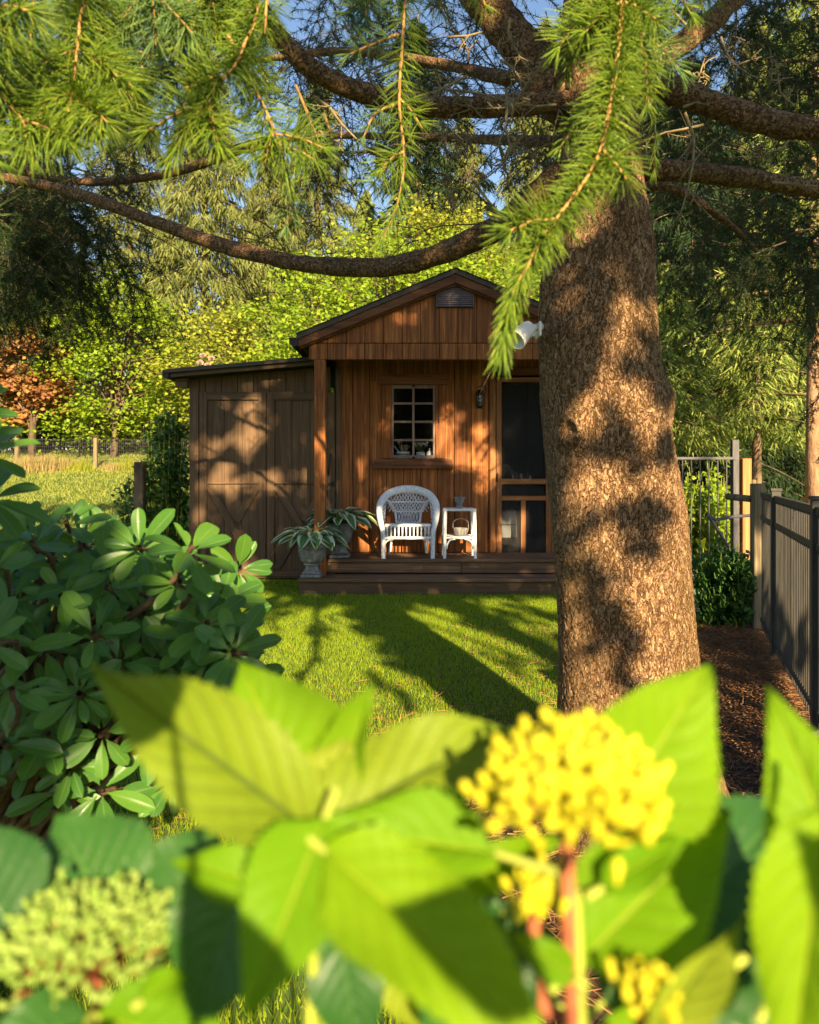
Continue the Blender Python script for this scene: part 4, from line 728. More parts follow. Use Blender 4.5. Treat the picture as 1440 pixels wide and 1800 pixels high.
def limb(pts, r0, r1, m=70, n=14, name='limb'):
    pth = smooth_path(pts, m); r = np.linspace(r0, r1, m)**1.0; Vv, Fv = tube_vf(pth, r, n, True)
    k = len(pth)*n; c = np.repeat(pth, n, 0); dv = Vv[:k]-c; nn_ = nz(Vv[:k], 30)*.10+nz(Vv[:k], 75, 3)*.07+nz(Vv[:k], 9, 1)*.10; Vv[:k] = c+dv*(1+nn_[:, None])
    obj(name, quads_to_mesh(name, Vv, Fv), M['limb'], cedar); return pth
LB = []
LB.append(limb([P(1010, 290, 2.78), P(955, 335, 2.75), P(880, 395, 2.85), P(790, 440, 3.0), P(700, 466, 3.15), P(610, 470, 3.3), P(500, 458, 3.45), P(380, 428, 3.6), P(260, 385, 3.75), P(140, 342, 3.9), P(40, 318, 4.0), P(-80, 300, 4.1), P(-260, 290, 4.3), P(-420, 330, 4.5)], .054, .018, 120))
LB.append(limb([P(1040, 190, 2.8), P(980, 180, 2.7), P(880, 186, 2.6), P(760, 188, 2.5), P(670, 172, 2.42), P(590, 145, 2.35), P(530, 105, 2.3), P(470, 45, 2.25), P(410, -25, 2.2), P(330, -160, 2.15)], .042, .026, 90))
LB.append(limb([P(1070, 130, 2.75), P(1140, 140, 2.65), P(1200, 165, 2.6), P(1270, 190, 2.58), P(1340, 212, 2.55), P(1440, 228, 2.5), P(1540, 235, 2.5)], .054, .036, 70))
LB.append(limb([P(1080, 300, 2.8), P(1150, 298, 2.8), P(1230, 303, 2.85), P(1330, 315, 2.9), P(1440, 335, 2.95), P(1560, 360, 3.0)], .042, .030, 60))
LB.append(limb([P(1060, 230, 2.85), P(985, 170, 2.8), P(930, 100, 2.8), P(880, 40, 2.8), P(830, -30, 2.8), P(760, -160, 2.8)], .085, .062, 60))
LB.append(limb([P(1080, 160, 2.9), P(1150, 110, 3.0), P(1220, 60, 3.05), P(1290, 0, 3.1), P(1380, -110, 3.2)], .052, .038, 50))
LB.append(limb([P(1070, 330, 2.95), P(1165, 325, 3.1), P(1220, 350, 3.2), P(1290, 400, 3.4), P(1330, 440, 3.5)], .028, .010, 40))
LB.append(limb([P(900, 140, 3.4), P(760, 110, 3.8), P(600, 90, 4.2), P(420, 110, 4.6), P(250, 130, 5.0)], .030, .014, 60))
LB.append(limb([P(1000, 250, 3.1), P(860, 245, 3.5), P(700, 240, 3.9), P(560, 240, 4.2), P(420, 262, 4.6), P(300, 300, 5.0)], .024, .012, 60))
LB.append(limb([P(470, 250, 4.45), P(420, 262, 4.6), P(350, 290, 4.75), P(270, 310, 4.8), P(150, 320, 5.0), P(20, 300, 5.2)], .035, .02, 40))
# a limb passing above the lens from which the near boughs hang
LB.append(limb([Vector((.80, 2.70, 3.55)), Vector((.55, 2.1, 3.1)), Vector((.26, 1.75, 2.80)), Vector((-.06, 1.50, 2.60)), Vector((-.50, 1.34, 2.42)), Vector((-.95, 1.28, 2.34))], .05, .016, 60))
LB.append(limb([Vector((.80, 2.62, 3.25)), Vector((.66, 2.1, 2.95)), Vector((.52, 1.65, 2.66)), Vector((.42, 1.42, 2.45))], .035, .014, 40))
# dead twigs with lichen
for k in range(46):
    c = P(random.choice([random.uniform(730, 1010), random.uniform(1150, 1440), random.uniform(730, 1000), random.uniform(520, 720)]), random.uniform(20, 330), random.uniform(2.35, 3.2)); a = random.uniform(0, 6.28); d_ = Vector((math.cos(a), random.uniform(-.5, .5), math.sin(a)*.8-.15)).normalized(); L_ = random.uniform(.15, .42); mb_ = MB()
    p = [c]; 
    for q in range(5): d_ = (d_+Vector((random.gauss(0, .25), random.gauss(0, .2), random.gauss(0, .25)))).normalized(); p.append(p[-1]+d_*L_/5)
    mb_.add(*tube_vf(p, np.linspace(.0055, .0018, 6), 5, False))
    for q in range(7):
        i_ = random.randint(1, 4); e = (d_+Vector((random.gauss(0, 1), random.gauss(0, .6), random.gauss(0, 1)))).normalized(); s_ = p[i_]; mb_.add(*tube_vf([s_, s_+e*L_*.12, s_+e*L_*.25+Vector((random.gauss(0, .012), 0, random.gauss(0, .012)))], [.003, .0022, .0012], 4, False))
        for v in range(4): s2 = s_+e*L_*.06*(v+.5); mb_.add(*tube_vf([s2, s2+Vector((random.gauss(0, .011), random.gauss(0, .008), random.gauss(0, .011)))], [.003, .002], 4, False))
    obj('dead_twig', mb_.mesh('dead_twig', True), M['lichen'], cedar)
# hanging foliage of the cedar
tw, fo = MB(), MB()
def hang(start, d_, L_, droop, nside, seglen=.05, needle=.030, dens=5, wn_=.0028, bare=.0):
    p = [np.array(start)]; d_ = np.array(d_, float); m_ = max(3, int(L_/seglen))
    for q in range(m_): d_ = d_+np.array((rng.normal(0, .10), rng.normal(0, .10), rng.normal(0, .08)-droop)); d_ /= np.linalg.norm(d_); p.append(p[-1]+d_*seglen)
    p = np.array(p); tw.add(*tube_vf(p, np.linspace(.0045 if nside else .0022, .001, len(p)), 3, False))
    if rng.uniform() > bare:
        k = dens*len(p)*2; t = rng.uniform(.1, 1, k)*(len(p)-1); i_ = np.minimum(t.astype(int), len(p)-2); fr = (t-i_)[:, None]; C_ = p[i_]*(1-fr)+p[i_+1]*fr; D_ = unit(p[i_+1]-p[i_])*.8+rdir(k)*1.0
        fo.add(*blades(C_, D_, needle*rng.uniform(.7, 1.2, k), wn_))
    for q in range(nside):
        i_ = rng.integers(1, len(p)-1); s_ = rng.normal(0, .75, 3); hang(p[i_], unit(d_*.5+s_), L_*rng.uniform(.25, .5), droop*1.1, 0, seglen, needle, dens, wn_, bare)
def hang_region(n_, x0, x1, y0, y1, Y0, Y1, L_, droop, ns, bare=0.0, dens=5, wn_=.003, needle=.03):
    for k in range(n_):
        Yk = rng.uniform(Y0, Y1); s_ = P(rng.uniform(x0, x1), rng.uniform(y0, y1), Yk); a = rng.uniform(0, 6.28)
        q_ = s_-SUN*((8.85-s_.y)/(-SUN.y))
        if inl(CX+F*q_.x/q_.y, HY-F*(q_.z-EYE)/q_.y+35, LIT_SHED, 26): continue
        hang(s_, (math.cos(a), .4*math.sin(a), -.15), L_*rng.uniform(.6, 1.3), droop, ns, .05*Yk/4, needle, dens, wn_, bare)
hang_region(120, -70, 150, 270, 470, 4.2, 5.8, .8, .13, 6, 0, 6, .005, .05)
hang_region(45, -50, 80, 420, 540, 4.4, 5.6, .55, .16, 5, 0, 7, .005, .05)
hang_region(90, 160, 440, 60, 420, 4.3, 5.6, .7, .08, 6, .35, 4)
hang_region(130, 420, 980, 20, 400, 3.8, 5.6, .6, .08, 6, .45, 4)
hang_region(90, 480, 980, -60, 140, 3.4, 5.2, .6, .08, 6, .25, 5)
hang_region(120, 1150, 1470, 330, 480, 3.8, 5.4, .75, .13, 6, .05, 6, .005, .05)
hang_region(120, 1130, 1470, -60, 330, 3.3, 5.2, .6, .08, 6, .25, 5)
hang_region(26, 1150, 1320, 440, 640, 4.6, 5.6, .5, .15, 4, 0, 6, .0045, .045)
hang_region(150, 430, 1000, -70, 300, 4.6, 6.4, .7, .09, 6, .12, 6, .005, .05)
hang_region(110, 1140, 1480, -60, 420, 4.6, 6.4, .75, .11, 6, .05, 7, .0055, .055)
hang_region(24, 1150, 1460, 360, 480, 4.8, 6.2, .6, .14, 5, 0, 7, .0055, .055)
hang_region(60, -60, 420, -60, 300, 4.6, 6.2, .7, .09, 6, .1, 6, .005, .05)
hang_region(30, -60, 300, -40, 260, 4.0, 5.0, .6, .08, 5, .3, 5)
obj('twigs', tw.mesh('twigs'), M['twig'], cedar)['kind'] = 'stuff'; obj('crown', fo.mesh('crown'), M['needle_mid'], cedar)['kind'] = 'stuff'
tw, fo = MB(), MB()                                  # sparse crown above the frame
for k in range(34):
    a = rng.uniform(-1.3, 1.0); z = rng.uniform(3.9, 5.6); rr = rng.uniform(.5, 1.7); hang((.8+rr*math.cos(a), 2.8+rr*math.sin(a)*.6, z), (math.cos(a), math.sin(a), .1), .7, .05, 4, .06, .05, 4, .006)
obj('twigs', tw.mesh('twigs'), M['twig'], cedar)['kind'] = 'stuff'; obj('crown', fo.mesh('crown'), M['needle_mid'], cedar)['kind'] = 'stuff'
# near needle boughs
def bough(pts, nl=.045, tuft=16, step=.011, wd=.0016, mat='needle_near', r0=.0032, side=0, end=1.0, blue=False):
    nl *= KB*.95; step *= KB*1.3; wd *= KB*.62; tuft = int(tuft*1.35); r0 *= KB*.9
    pth = smooth_path(pts, 40); seg = np.linalg.norm(np.diff(pth, axis=0), axis=1); L_ = seg.sum(); cum = np.r_[0, np.cumsum(seg)]
    st_ = tube('bough', pth, np.linspace(r0, r0*.45, 40), M['shoot'], cedar, 7)
    nb = MB(); ts = np.arange(.02, L_, step)
    def tufts(path, cumm, tt):
        for t in tt:
            c = np.array([np.interp(t, cumm, path[:, q]) for q in range(3)]); i_ = min(np.searchsorted(cumm, t), len(path)-1); tg = path[i_]-path[max(i_-1, 0)]; tg = tg/(np.linalg.norm(tg)+1e-9)
            fin = t/cumm[-1]; n_ = tuft if fin < .93 else int(tuft*1.2)
            D_ = rdir(n_); D_ = unit(D_-np.outer(D_ @ tg, tg)*.75)+tg*(.45+1.7*max(0, fin-.78)/.22*end)+np.array((0, 0, -.12)); D_ = unit(D_); Ln = nl*(1-.42*max(0, fin-.45)/.55)*rng.uniform(.75, 1.12, n_)
            C_ = np.repeat(c[None], n_, 0)+D_*.002; X_ = unit(np.cross(D_, rdir(n_))); Y_ = np.cross(D_, X_); w_ = wd*.5
            ring = []
            for sc, f_ in ((1, 0.0), (1.15, .5), (.35, 1.0)):
                base_ = C_+D_*(Ln*f_)[:, None]+np.array((0, 0, -1))*(Ln*f_*f_*.10)[:, None]
                for a in (0, 2.094, 4.189): ring.append(base_+(X_*math.cos(a)+Y_*math.sin(a))*w_*sc)
            Vn = np.stack(ring, 1); b_ = np.arange(n_)[:, None]*9; fs = []
            for lv in (0, 3):
                for q in range(3): fs.append(np.stack([b_[:, 0]+lv+q, b_[:, 0]+lv+(q+1) % 3, b_[:, 0]+lv+3+(q+1) % 3, b_[:, 0]+lv+3+q], -1))
            nb.add(Vn.reshape(-1, 3), np.concatenate(fs))
    tufts(pth, cum, ts)
    for k in range(side):
        i_ = int(rng.integers(6, 30)); tg = unit(pth[i_+1]-pth[i_]); d_ = unit(np.cross(tg, np.array((0, 1, 0)))*(1 if k % 2 else -1)+tg*.8+rdir(1)[0]*.3); l2 = rng.uniform(.05, .10); p2 = smooth_path([pth[i_], pth[i_]+d_*l2*.5, pth[i_]+d_*l2+np.array((0, 0, -.012))], 10)
        tube('side_shoot', p2, np.linspace(r0*.6, r0*.3, 10), M['shoot'], st_, 6); c2 = np.r_[0, np.cumsum(np.linalg.norm(np.diff(p2, axis=0), axis=1))]; tufts(p2, c2, np.arange(.012, c2[-1], step))
    obj('needles', nb.mesh('needles'), M[mat], st_)
KB = 1.30
def bp(*a): return [P(x, y, Y*KB) for x, y, Y in a]
LA, LBq = (-.50, 1.34, 2.42), (.42, 1.42, 2.45)
bough([Vector(LBq)]+bp((1098, -60, 1.0), (1088, 70, .95), (1072, 190, .90), (1045, 290, .86), (985, 375, .82), (930, 460, .78), (898, 535, .76), (882, 615, .75)), .050, 20, .0085, .0020, side=4, r0=.0042)
bough(bp((1080, 120, .95), (1050, 180, .97), (1015, 215, .99), (985, 258, 1.0)), .034, 18, .009, .0018)
bough(bp((1075, 40, 1.0), (1020, 60, 1.0), (1000, 130, 1.02)), .042, 18, .009, .0018); bough(bp((1085, 60, 1.0), (1130, 90, 1.0), (1140, 190, 1.0)), .040, 18, .009, .0018)
bough(bp((1140, -60, 1.1), (1150, 60, 1.25), (1152, 200, 1.35), (1151, 300, 1.4)), .045, 10, .016, .0017, r0=.002)
bough(bp((1160, -80, 1.1), (1195, -10, 1.1), (1215, 25, 1.1)), .046, 18, .010, .0018); bough(bp((1260, -70, 1.2), (1240, -10, 1.2), (1225, 20, 1.2)), .046, 16, .011, .0018)
bough([Vector((-.72, 1.3, 2.36))]+bp((138, -60, .98), (140, 40, .95), (131, 120, .93), (122, 190, .91), (114, 250, .90)), .060, 18, .010, .0020, side=6)
bough(bp((-60, 110, .9), (0, 165, .9), (40, 215, .9), (50, 270, .9)), .055, 18, .010, .0020, side=2); bough(bp((-60, -20, .85), (-10, 20, .85), (10, 60, .85)), .060, 20, .010, .0020, side=2)
bough(bp((-60, 210, .8), (-20, 260, .8), (0, 290, .8)), .050, 18, .010, .0020); bough(bp((-50, 370, .8), (-5, 390, .8)), .05, 10, .012, .002, 'needle_blue')
bough(bp((330, 20, 1.35), (290, 85, 1.32), (256, 105, 1.3), (243, 150, 1.3)), .060, 18, .012, .0020, 'needle_blue', side=3)
bough([Vector(LA)]+bp((440, -40, 1.05), (425, 90, 1.0), (375, 160, .97), (335, 215, .95), (300, 275, .94)), .056, 18, .010, .0020, side=5)
bough(bp((400, 60, 1.05), (440, 140, 1.05), (470, 200, 1.05), (495, 265, 1.06), (508, 330, 1.08)), .052, 16, .011, .0019, side=4)
bough(bp((506, 320, 1.1), (509, 360, 1.12), (504, 395, 1.12)), .045, 14, .012, .0016, 'needle_blue')
bough(bp((300, -60, 1.1), (330, 0, 1.1), (345, 60, 1.1)), .060, 18, .011, .0020, side=3); bough(bp((230, -60, 1.15), (245, 0, 1.15), (215, 50, 1.15)), .060, 18, .011, .0020, 'needle_blue', side=3)
bough(bp((420, -80, 1.15), (400, 0, 1.15), (385, 70, 1.15)), .058, 16, .012, .0020, 'needle_blue', side=3); bough(bp((476, -50, 1.0), (468, 20, 1.0), (466, 60, 1.0)), .045, 14, .011, .0016)
bough([Vector((-.02, 1.55, 2.62))]+bp((714, -60, 1.2), (707, 80, 1.18), (702, 180, 1.16), (711, 280, 1.15), (698, 360, 1.15), (672, 420, 1.15)), .050, 12, .014, .0018, 'needle_near', side=3)
bough(bp((700, 60, 1.2), (650, 80, 1.2), (615, 95, 1.2)), .045, 14, .013, .0017, 'needle_blue'); bough(bp((705, 180, 1.2), (660, 200, 1.2), (640, 240, 1.2)), .045, 12, .013, .0017, 'needle_blue')
bough(bp((800, -60, 1.2), (840, -20, 1.2), (855, 15, 1.2)), .045, 16, .012, .0018); bough(bp((760, -70, 1.2), (770, -20, 1.2), (775, 20, 1.2)), .045, 14, .012, .0018, 'needle_blue')
bough(bp((570, 200, 1.5), (590, 260, 1.5), (602, 305, 1.5)), .045, 9, .016, .0016); bough(bp((60, -60, 1.0), (55, -20, 1.0), (30, 30, 1.0)), .060, 18, .011, .0020)
for x_, y_, dx, dy, Y_ in ((60, 20, -10, 90, 1.0), (95, -30, 30, 100, 1.1), (190, 10, -25, 110, 1.0), (180, 60, 20, 120, 1.2), (265, -20, 10, 100, 1.0), (20, 90, -25, 90, 1.0), (330, 70, -30, 90, 1.2), (360, -30, 30, 90, 1.1), (440, 20, -10, 110, 1.2), (75, 150, 15, 90, 1.15), (210, 130, -20, 90, 1.25), (1110, -40, 20, 130, 1.05), (1050, -50, -20, 120, 1.0), (660, -60, -20, 110, 1.25)):
    bough(bp((x_, y_-40, Y_), (x_+dx*.5, y_+dy*.45, Y_), (x_+dx, y_+dy, Y_)), .055, 17, .010, .0020, 'needle_near' if rng.uniform() < .7 else 'needle_blue', side=2, r0=.0026)
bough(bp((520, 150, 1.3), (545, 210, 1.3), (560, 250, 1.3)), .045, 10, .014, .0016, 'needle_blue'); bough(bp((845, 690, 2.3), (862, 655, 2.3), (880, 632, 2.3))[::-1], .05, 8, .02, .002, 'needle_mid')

# ------------------------------------------------------------------ rhododendron
rh = thing('rhododendron_bush', (-1.35, 2.1, 0), 'glossy green rhododendron bush with oval leaves at the left', 'shrub')
rl = [mat_copy(leaf_blank('rhododendron_leaf', w_, OVAL, 3, 11, f_, c_, .025, seed=k), M['rhodo']) for k, (w_, f_, c_) in enumerate(((.40, .30, .10), (.37, .22, .18), (.43, .16, .05), (.38, .35, .26), (.35, .25, .14)))]
ROS = [(332, 970, 1.42), (246, 965, 1.5), (107, 1048, 1.45), (167, 1118, 1.4), (411, 1147, 1.45), (21, 1218, 1.3), (139, 1221, 1.38), (349, 1209, 1.45), (179, 1390, 1.5), (299, 1376, 1.55), (315, 1027, 1.45), (339, 1127, 1.5), (210, 1166, 1.42), (296, 1168, 1.5), (119, 925, 1.6), (-45, 800, 1.25), (-62, 730, 1.22), (-20, 880, 1.35), (60, 960, 1.5), (190, 1000, 1.55), (20, 1060, 1.4), (80, 1140, 1.42), (250, 1080, 1.55), (390, 1060, 1.6), (255, 1290, 1.5), (180, 1290, 1.45), (85, 1295, 1.42), (10, 1310, 1.35), (330, 1290, 1.55), (390, 1240, 1.6), (275, 985, 1.65), (190, 955, 1.75), (55, 945, 1.7), (110, 1390, 1.55), (-10, 1000, 1.35), (-20, 1130, 1.3), (420, 1000, 1.75), (150, 960, 1.7)]
bm_ = np.array((-1.25, 2.0, .0)); stems = MB(); extra = MB(); nleaf = 0
def rosette(c, n_, big, asobj):
    global nleaf
    ax = Vector((c.x+.95, 0, (c.z-.55)*1.1)); ax = (Vector((ax.x*.55, -.75, .38+ax.z*.5))+Vector(rng.normal(0, .18, 3))).normalized()
    e1 = ax.cross(Vector((0, 0, 1))).normalized(); e2 = ax.cross(e1); a0 = rng.uniform(0, 6.28)
    for k in range(n_):
        a = a0+k*6.283/n_*1.0+rng.uniform(-.22, .22); rad = e1*math.cos(a)+e2*math.sin(a); q = rng.uniform(.0, .42) if k % 3 else rng.uniform(.35, .8)
        d_ = (rad+ax*q+Vector((0, 0, -.10))).normalized(); L_ = big*rng.choice([.7, .85, .95, 1.0, 1.1])*rng.uniform(.9, 1.08); nrm = ax-rad*q*.6+Vector((0, 0, .15))
        Mx = aim(c+d_*.012, c+d_*L_, nrm, rng.uniform(.92, 1.1)); lm = rl[int(rng.integers(5))]
        if asobj and nleaf < 300: nleaf += 1; obj('leaf', lm, None, rh, Mx)
        else:
            co = np.empty(len(lm.vertices)*3, np.float32); lm.vertices.foreach_get('co', co); co = co.reshape(-1, 3); mm = np.array(Mx); fi = np.empty(len(lm.loops), np.int32); lm.loops.foreach_get('vertex_index', fi); extra.add(co @ mm[:3, :3].T+mm[:3, 3], fi.reshape(-1, 4)); UVX.append(co[:, :2])
    p0 = np.array(c); mid = p0*.5+bm_*.5+np.array((rng.normal(0, .06), .05, .12)); tip_back = p0-np.array(ax)*.10
    stems.add(*tube_vf(smooth_path([bm_+rng.normal(0, .05, 3)*np.array((1, 1, 0)), mid, tip_back, p0], 14), np.linspace(.012, .0032, 14), 6, False))
    stems.add(*tube_vf([p0-np.array(ax)*.02, p0+np.array(ax)*.014], [.004, .006], 6, True))
UVX = []
for px, py, Y in ROS: rosette(P(px, py, Y), int(rng.integers(6, 11)), rng.uniform(.084, .106), True)
for k in range(30):
    px = rng.uniform(-60, 420); py = rng.uniform(np.interp(px, [-60, 40, 130, 320, 420], [900, 985, 1000, 1060, 1120]), np.interp(px, [-60, 250, 420], [1380, 1330, 1220])); rosette(P(px, py, rng.uniform(1.46, 1.6)), int(rng.integers(6, 9)), rng.uniform(.07, .095), False)
for k in range(120):
    px = rng.uniform(-60, 410); ytop = np.interp(px, [-60, 40, 130, 320, 420], [860, 960, 970, 1010, 1090]); py = rng.uniform(ytop, np.interp(px, [-60, 250, 400], [1330, 1300, 1200])); rosette(P(px, py, rng.uniform(1.62, 2.4)), 7, rng.uniform(.07, .10), False)
for k in range(150):                                # the side of the bush beyond the left edge of the view
    u_ = rdir(1)[0]; u_[2] = abs(u_[2])*1.0-.35; c_ = Vector((-1.28+u_[0]*.68, 2.1+u_[1]*.62, .72+u_[2]*.62)); px = CX+F*c_.x/c_.y
    if px < -70 and c_.z < 1.32: rosette(c_, 7, rng.uniform(.08, .11), False)
obj('stems', stems.mesh('stems', True), M['rhstem'], rh)
Vx, Fx = np.concatenate(extra.v), np.concatenate(extra.f); uvx = np.concatenate(UVX); uvx = np.stack([np.clip(.5+uvx[:, 0]/.4, 0, 1), uvx[:, 1]], -1)
o = obj('inner_leaves', npmesh('inner_leaves', Vx, Fx, True, uvx), M['rhodo'], rh); o['kind'] = 'stuff'
dl = obj('dead_leaf', mat_copy(leaf_blank('dead_leaf', .45, OVAL, 3, 8, .4, .3, .05, seed=9), M['deadleaf']), None, rh, aim(P(298, 1330, 1.5), P(322, 1378, 1.48), Vector((0, -1, .4)), 1)); dl['label'] = 'curled orange brown dead leaf'
for px in (30, 90, -20): tube('trunk_stem', smooth_path([bm_+np.array((rng.normal(0, .08), 0, -.05)), np.array(P(px-20, 1400, 1.8)), np.array(P(px+40, 1320, 1.75)), np.array(P(px+150, 1290, 1.7))], 14), np.linspace(.02, .009, 14), M['rhstem'], rh, 8)

# ------------------------------------------------------------------ hydrangea in front of the lens
hy = thing('hydrangea_bush', (0, .62, 0), 'blurred hydrangea bush with bright green leaves and two bud heads right in front', 'shrub')
def HL(w_, c_, tc=0., f_=.25, seed=0): return leaf_blank('hydrangea_leaf', w_, EGG, 8, 40, f_, c_, .075, .09, .017, seed, tc)
HB = {}
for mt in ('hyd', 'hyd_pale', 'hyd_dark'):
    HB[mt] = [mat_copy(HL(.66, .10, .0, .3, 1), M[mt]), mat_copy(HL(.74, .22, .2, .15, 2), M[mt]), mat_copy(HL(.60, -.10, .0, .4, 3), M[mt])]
KH = .72
def PH(x, y, Y): return P(x, y, Y*KH)
hst = MB()
def hleaf(b, t, mat, v=0, nrm=(0, -.85, .5), wf=1.0, stem=None):
    B, T = PH(*b), PH(*t); obj('leaf', HB[mat][v], None, hy, aim(B, T, Vector(nrm), wf))
    s0 = PH(*stem) if stem else B+(B-T)*.18
    hst.add(*tube_vf([s0, (s0+B)/2, B], [.0020, .0018, .0015], 6, False))
hleaf((560, 1470, .43), (172, 1185, .47), 'hyd_pale', 2, (.25, -.85, .45), .66)
hleaf((540, 1440, .48), (420, 1160, .52), 'hyd', 0, (.1, -.9, .45), 1.35)
hleaf((585, 1410, .46), (664, 1208, .47), 'hyd', 2, (-.5, -.8, .4), .9)
hleaf((560, 1465, .43), (920, 1238, .47), 'hyd_pale', 1, (-.2, -.75, .6), .66)
hleaf((540, 1480, .435), (610, 1290, .46), 'hyd_pale', 0, (.0, -.85, .5), 1.5)
hleaf((870, 1500, .41), (520, 1440, .40), 'hyd', 0, (.0, -.6, .8), .62, (985, 1535, .40))
hleaf((570, 1440, .40), (430, 1790, .34), 'hyd', 0, (.15, -.8, .6), .90)
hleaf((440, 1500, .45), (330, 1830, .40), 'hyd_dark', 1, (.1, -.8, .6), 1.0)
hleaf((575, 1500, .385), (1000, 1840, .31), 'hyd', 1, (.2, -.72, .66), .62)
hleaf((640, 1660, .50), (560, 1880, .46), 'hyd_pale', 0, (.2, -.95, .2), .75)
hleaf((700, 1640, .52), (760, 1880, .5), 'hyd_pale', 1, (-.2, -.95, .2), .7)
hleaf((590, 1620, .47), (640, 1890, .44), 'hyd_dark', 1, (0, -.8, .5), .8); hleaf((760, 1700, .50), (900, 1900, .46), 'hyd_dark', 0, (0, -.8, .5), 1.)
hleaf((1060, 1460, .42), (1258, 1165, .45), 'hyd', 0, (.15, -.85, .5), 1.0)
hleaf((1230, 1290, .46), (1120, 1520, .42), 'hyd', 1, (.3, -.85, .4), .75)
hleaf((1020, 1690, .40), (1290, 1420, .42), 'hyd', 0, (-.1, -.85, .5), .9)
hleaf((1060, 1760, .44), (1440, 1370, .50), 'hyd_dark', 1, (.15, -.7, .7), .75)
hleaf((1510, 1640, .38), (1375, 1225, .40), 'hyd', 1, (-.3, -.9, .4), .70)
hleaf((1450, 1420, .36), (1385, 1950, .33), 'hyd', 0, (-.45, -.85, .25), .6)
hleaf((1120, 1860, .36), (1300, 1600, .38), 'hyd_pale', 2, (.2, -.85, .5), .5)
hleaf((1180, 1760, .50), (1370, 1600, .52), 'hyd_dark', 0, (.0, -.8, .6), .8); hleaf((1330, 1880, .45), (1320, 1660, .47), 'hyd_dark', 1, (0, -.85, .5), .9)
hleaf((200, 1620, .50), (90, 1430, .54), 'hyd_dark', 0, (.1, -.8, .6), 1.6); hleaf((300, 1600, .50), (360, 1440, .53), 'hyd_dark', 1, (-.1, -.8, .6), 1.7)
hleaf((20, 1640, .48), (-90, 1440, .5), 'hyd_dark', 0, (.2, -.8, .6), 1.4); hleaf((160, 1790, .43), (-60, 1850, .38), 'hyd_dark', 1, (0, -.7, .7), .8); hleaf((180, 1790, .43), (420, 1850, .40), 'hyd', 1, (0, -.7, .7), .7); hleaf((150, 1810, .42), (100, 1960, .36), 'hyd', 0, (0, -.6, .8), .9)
hleaf((880, 1600, .46), (700, 1500, .46), 'hyd_dark', 1, (0, -.7, .7), .7); hleaf((1010, 1720, .37), (900, 1640, .37), 'hyd', 0, (0, -.8, .5), .7)
hleaf((970, 1750, .46), (830, 1560, .48), 'hyd_dark', 0, (0, -.8, .5), .9); hleaf((1040, 1900, .42), (1180, 1740, .42), 'hyd', 1, (0, -.8, .5), .6)
for b_, t_, mt_ in (((850, 1660, .34), .030, 'hyd'), ((380, 1700, .36), .034, 'hyd'), ((230, 1225, .46), .028, 'hyd'), ((1340, 1560, .42), .034, 'hyd')):  # unseen leaves behind the lens, added to throw shadows on the bush
    q_ = PH(*b_); q_ = q_+SUN*((q_.y+.10)/(-SUN.y)*-1 if False else (q_.y+.10)/.897); dv = Vector((rng.uniform(-.6, .6), -.3, rng.uniform(.2, .8))).normalized(); obj('leaf', HB[mt_][0], None, hy, aim(q_-dv*t_, q_+dv*t_, SUN, 1.0)); hst.add(*tube_vf([q_-dv*t_, q_-dv*t_+Vector((.01, .0, -.06)), q_+Vector((.02, .05, -.35))], [.0015, .002, .003], 6, False))
hleaf((470, 1560, .42), (300, 1500, .42), 'hyd', 1, (0, -.7, .7), .7); hleaf((620, 1560, .42), (560, 1700, .40), 'hyd_dark', 0, (.2, -.8, .5), .8); hleaf((1240, 1540, .46), (1130, 1420, .46), 'hyd_dark', 1, (0, -.8, .5), .9); hleaf((1290, 1700, .40), (1180, 1800, .38), 'hyd', 0, (0, -.7, .6), .7); hleaf((250, 1760, .40), (330, 1700, .42), 'hyd', 1, (0, -.7, .6), 1.0)
hleaf((800, 1560, .44), (1000, 1470, .44), 'hyd', 2, (0, -.8, .6), .6); hleaf((600, 1540, .46), (850, 1530, .45), 'hyd_dark', 0, (0, -.6, .8), .5); hleaf((860, 1640, .38), (960, 1790, .36), 'hyd_dark', 1, (.3, -.8, .5), .8); hleaf((1060, 1560, .40), (1210, 1470, .40), 'hyd', 2, (0, -.8, .5), .7); hleaf((1090, 1700, .42), (1250, 1620, .42), 'hyd', 0, (0, -.7, .7), .6); hleaf((1350, 1760, .40), (1440, 1560, .42), 'hyd_dark', 0, (-.2, -.8, .5), .8)
def head(c, rx, rz_, n_, bl, mat, stem, stalk, label):
    mbk, mst = MB(), MB(); hub = c+Vector((0, .006, -rz_*1.05))
    for k in range(n_):
        a = k*2.39996; q = math.sqrt((k+.5)/n_); z_ = (1-q*q)**.5
        p_ = c+Vector((rx*q*math.cos(a), rx*.85*q*math.sin(a), rz_*(z_*1.15-.55)))+Vector(rng.normal(0, rx*.035, 3)); up = (Vector((q*math.cos(a), q*math.sin(a)*.8, .9*z_+.25))).normalized()
        mst.add(*tube_vf([hub, hub.lerp(p_, .55)+Vector((0, 0, -.002)), p_], [.0009, .0008, .0006], 4, False))
        for e in range(7):
            o_ = p_+Vector(rng.normal(0, bl*.6, 3)); d_ = (up+Vector(rng.normal(0, .35, 3))).normalized(); mbk.add(*tube_vf([o_-d_*bl*.3, o_+d_*bl*.1, o_+d_*bl*.45, o_+d_*bl*.7, o_+d_*bl*.8], [bl*.12, bl*.22, bl*.31, bl*.22, bl*.05], 6, False))
    h = obj('flower_head', mst.mesh('flower_head', True), M[stalk], hy); h['label'] = label
    obj('buds', mbk.mesh('buds', True), M[mat], h)['kind'] = 'stuff'
    tube('flower_stem', smooth_path([hub+Vector((0, 0, .008)), hub+Vector((.001, .003, -.035)), Vector(stem)], 10), np.linspace(.0026, .0034, 10), M[stalk], hy, 8)
